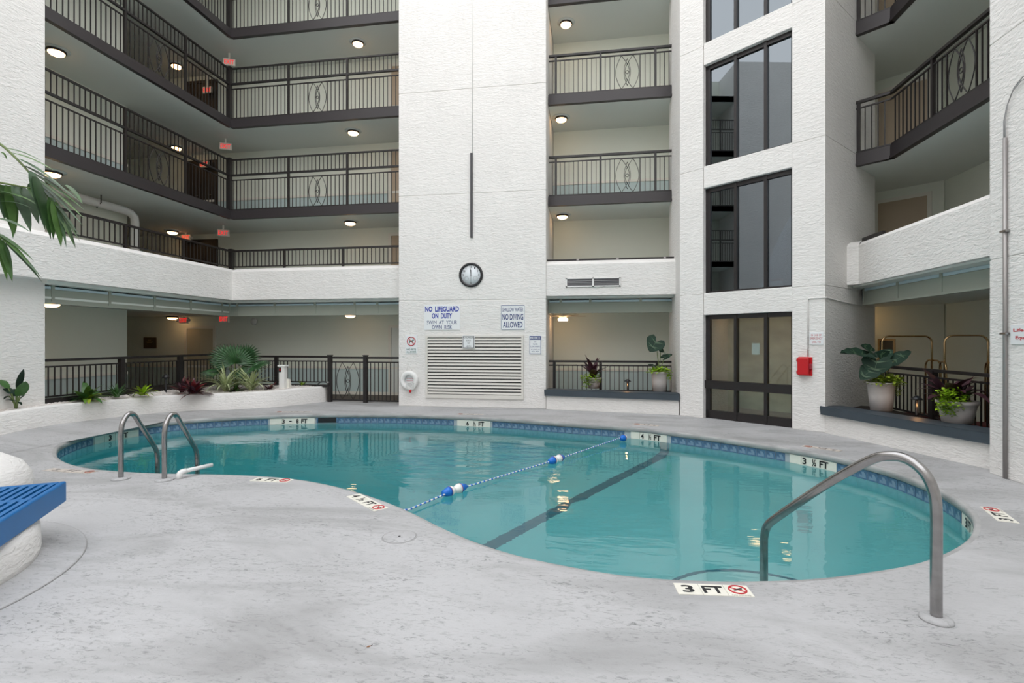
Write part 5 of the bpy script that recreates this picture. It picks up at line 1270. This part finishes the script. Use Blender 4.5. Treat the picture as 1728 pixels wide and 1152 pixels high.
# palm in the round planter
pr_ = Vector((dc.x, dc.y, .40)); t = thing('feather_palm', 'palm with long green fronds hanging in from the left edge', 'palm', pr_)
MB().tube([(0, 0, 0), (.02, 0, .9), (.0, .02, 1.9), (.0, 0, 2.9)], [.12, .10, .09, .07], 14).build('trunk', BARK, t)
crown = Vector((0, 0, 2.88))
PALMS = [PALMG, mat('palm_light', (0.085, 0.17, 0.045), .35, var=((7, 7, 7), .35)), mat('palm_grey', (0.075, 0.135, 0.07), .4, var=((7, 7, 7), .3)), mat('palm_deep', (0.025, 0.065, 0.018), .4, var=((7, 7, 7), .3))]
def frond(rach, leaflets, wd, side_sag=-.05, dt0=0.0, m=PALMG):
    P = [at_px(x, y, pr_, d+dt0) for x, y, d in rach]; full = [crown, crown.lerp(P[0], .5)+Vector((0, 0, .12))]+P; V = full; pts = []
    for i in range(len(V)-1):
        a, b, c, d = V[max(i-1, 0)], V[i], V[i+1], V[min(i+2, len(V)-1)]
        for j in range(5): q = j/5; pts.append(0.5*((2*b)+(c-a)*q+(2*a-5*b+4*c-d)*q*q+(3*b-a-3*c+d)*q**3))
    pts.append(V[-1]); nP = len(pts)
    f = MB().tube(pts, [.016-.012*i/nP for i in range(nP)], 8).build('frond', STEM, t)
    for (bx, by, bd, tx, ty, td, w_) in leaflets:
        blade_to(MB(), at_px(bx, by, pr_, bd+dt0), at_px(tx, ty, pr_, td+dt0), w_*wd*(.8 if w_ < .06 else 1), .04, n=7, fold=.25).build('leaflet', PALMS[len(f.children) % 4], f)
    return f
D = -.55
frond([(-30, 228, 0), (0, 243, 0), (22, 262, 0), (46, 287, 0), (66, 312, 0), (85, 335, 0), (100, 352, 0)],
      [(8, 250, .02, 72, 273, .1, .035), (20, 258, .02, 93, 289, .05, .045), (32, 268, 0, 110, 320, .0, .05), (42, 280, 0, 140, 344, .02, .055), (48, 288, .0, 143, 355, .0, .055), (54, 296, 0, 143, 370, -.02, .05), (60, 303, 0, 141, 382, -.02, .045), (66, 311, 0, 137, 402, 0, .045),
       (72, 318, 0, 136, 409, 0, .04), (78, 326, 0, 128, 420, .02, .05), (52, 290, -.05, 76, 388, -.06, .085), (58, 298, -.05, 86, 404, -.05, .085), (84, 333, -.04, 90, 405, -.04, .07), (90, 340, -.02, 103, 417, -.02, .09), (96, 346, 0, 112, 418, 0, .05), (100, 350, 0, 128, 418, .02, .04), (110, 312, .1, 140, 345, .1, .06), (2, 258, -.03, 12, 270, .0, .03)], 1.0, dt0=D)
frond([(-40, 300, .1), (0, 308, .1), (22, 312, .1), (45, 316, .1), (66, 318, .1)],
      [(4, 312, .1, 20, 392, .1, .09), (14, 313, .1, 25, 396, .1, .10), (24, 314, .1, 52, 392, .1, .11), (36, 316, .1, 66, 379, .1, .10), (50, 317, .1, 78, 362, .1, .10), (18, 330, .08, 22, 403, .08, .06), (0, 318, .1, 8, 372, .1, .08), (48, 316, .1, 66, 310, .1, .05), (0, 322, .05, 72, 351, .0, .045), (-5, 325, .05, 60, 342, .0, .05), (0, 340, .05, 55, 352, 0, .03)], 1.0, dt0=D)
frond([(-50, 385, -.1), (-20, 392, -.1), (0, 400, -.1), (14, 412, -.1)],
      [(-8, 392, -.1, 58, 441, -.1, .04), (0, 398, -.1, 56, 453, -.1, .045), (6, 405, -.1, 71, 470, -.1, .04), (10, 410, -.1, 72, 477, -.1, .04), (0, 405, -.1, 21, 476, -.1, .07), (-4, 400, -.1, 12, 474, -.1, .06), (-5, 368, -.1, 52, 392, -.1, .04), (8, 412, -.1, 20, 452, -.1, .03)], 1.0, dt0=D)
rnd = random.Random(21)
for k in range(5):                 # fronds on the far side of the crown, outside the picture
    az = 2.5+k*.4; pts = []; p_ = crown.copy(); e = 1.1
    for i in range(10):
        pts.append(p_.copy()); p_ = p_+Vector((math.cos(az)*math.cos(e), math.sin(az)*math.cos(e), math.sin(e)))*.17; e -= .2
    f = MB().tube(pts, [.016-.0013*i for i in range(10)], 6).build('frond', STEM, t); m2 = MB()
    for i in range(2, 10):
        for s_ in (-1, 1): blade(m2, pts[i], az+s_*1.0, -.1, .45, .04, .8)
    tag(m2.build('leaflets', PALMG, f), kind='stuff')

# ---------------------------------------------------------------- luggage carts behind the right railing
def cart(label, p, rz, L=1.0, Wd=.55, h=1.72):
    t = thing('luggage_cart', label, 'luggage cart', p, rz, 'brass luggage carts')
    MB().box(-L/2, L/2, -Wd/2, Wd/2, .2, .26).build('platform', mat('cart_carpet', (.10, .02, .02), .9), t, bevel=.02)
    def hoop(x0, x1, y0, y1, h_, r=.016):
        c = .12; pts = [(x0, y0, .26), (x0, y0, h_-c)]; d = Vector((x1-x0, y1-y0, 0)); l_ = d.length; d.normalize()
        for i in range(1, 6): an = PI/2*i/5; pts.append((x0+d.x*c*(1-math.cos(an)), y0+d.y*c*(1-math.cos(an)), h_-c+c*math.sin(an)))
        for i in range(0, 5): an = PI/2*(1-i/5); pts.append((x1-d.x*c*(1-math.cos(an)), y1-d.y*c*(1-math.cos(an)), h_-c+c*math.sin(an)))
        pts += [(x1, y1, h_-c), (x1, y1, .26)]; return MB().tube(pts, r, 8)
    hoop(-L/2+.05, L/2-.05, 0, 0, h).build('tall_hoop', BRASS, t)
    for sx in (-1, 1): hoop(sx*(L/2-.03), sx*(L/2-.03), -Wd/2+.04, Wd/2-.04, 1.27, .015).build('end_hoop', BRASS, t)
    for sx in (-1, 1):
        for sy_ in (-1, 1):
            MB().lathe([(.085, -.018), (.09, 0), (.085, .018)], 16, Matrix.Translation((sx*(L/2-.12), sy_*(Wd/2-.1), .092)) @ Matrix.Rotation(PI/2, 4, 'X')).build('wheel', BLACK, t)
            MB().box(sx*(L/2-.12)-.02, sx*(L/2-.12)+.02, sy_*(Wd/2-.1)-.03, sy_*(Wd/2-.1)+.03, .12, .2).build('caster_fork', BRASS, t)
c1 = dep(1530, 700, 9.6); c2 = dep(1630, 700, 8.6); c3 = dep(1708, 700, 7.9)
cart('brass luggage cart nearest the tower, behind the black railing', (c1.x, c1.y, 0), YAW+R(-12), .92)
cart('brass luggage cart behind the purple-leaved pot', (c2.x, c2.y, 0), YAW+R(-30), .66)
t = thing('wall_frame', 'small brass framed picture on the dim right corridor wall behind the elephant ear', 'picture', dep(1496, 590, 11.2), math.atan2(-dd.y, -dd.x))
MB().box(-.16, .16, -.02, .02, -.24, .24).build('frame', BRASS, t, bevel=.006); MB().box(-.12, .12, -.024, -.02, -.2, .2).build('print', mat('print', (.12, .09, .05), .6), t)
t = thing('notice_board', 'small dark board on the right corridor wall behind the second luggage cart', 'board', (7.38, 10.0, 1.66), -PI/2)
MB().box(-.16, .16, -.015, .015, -.2, .2).build('panel', BROWN, t); MB().box(-.17, .17, -.018, .012, .19, .21).build('top_trim', BLACK, t)
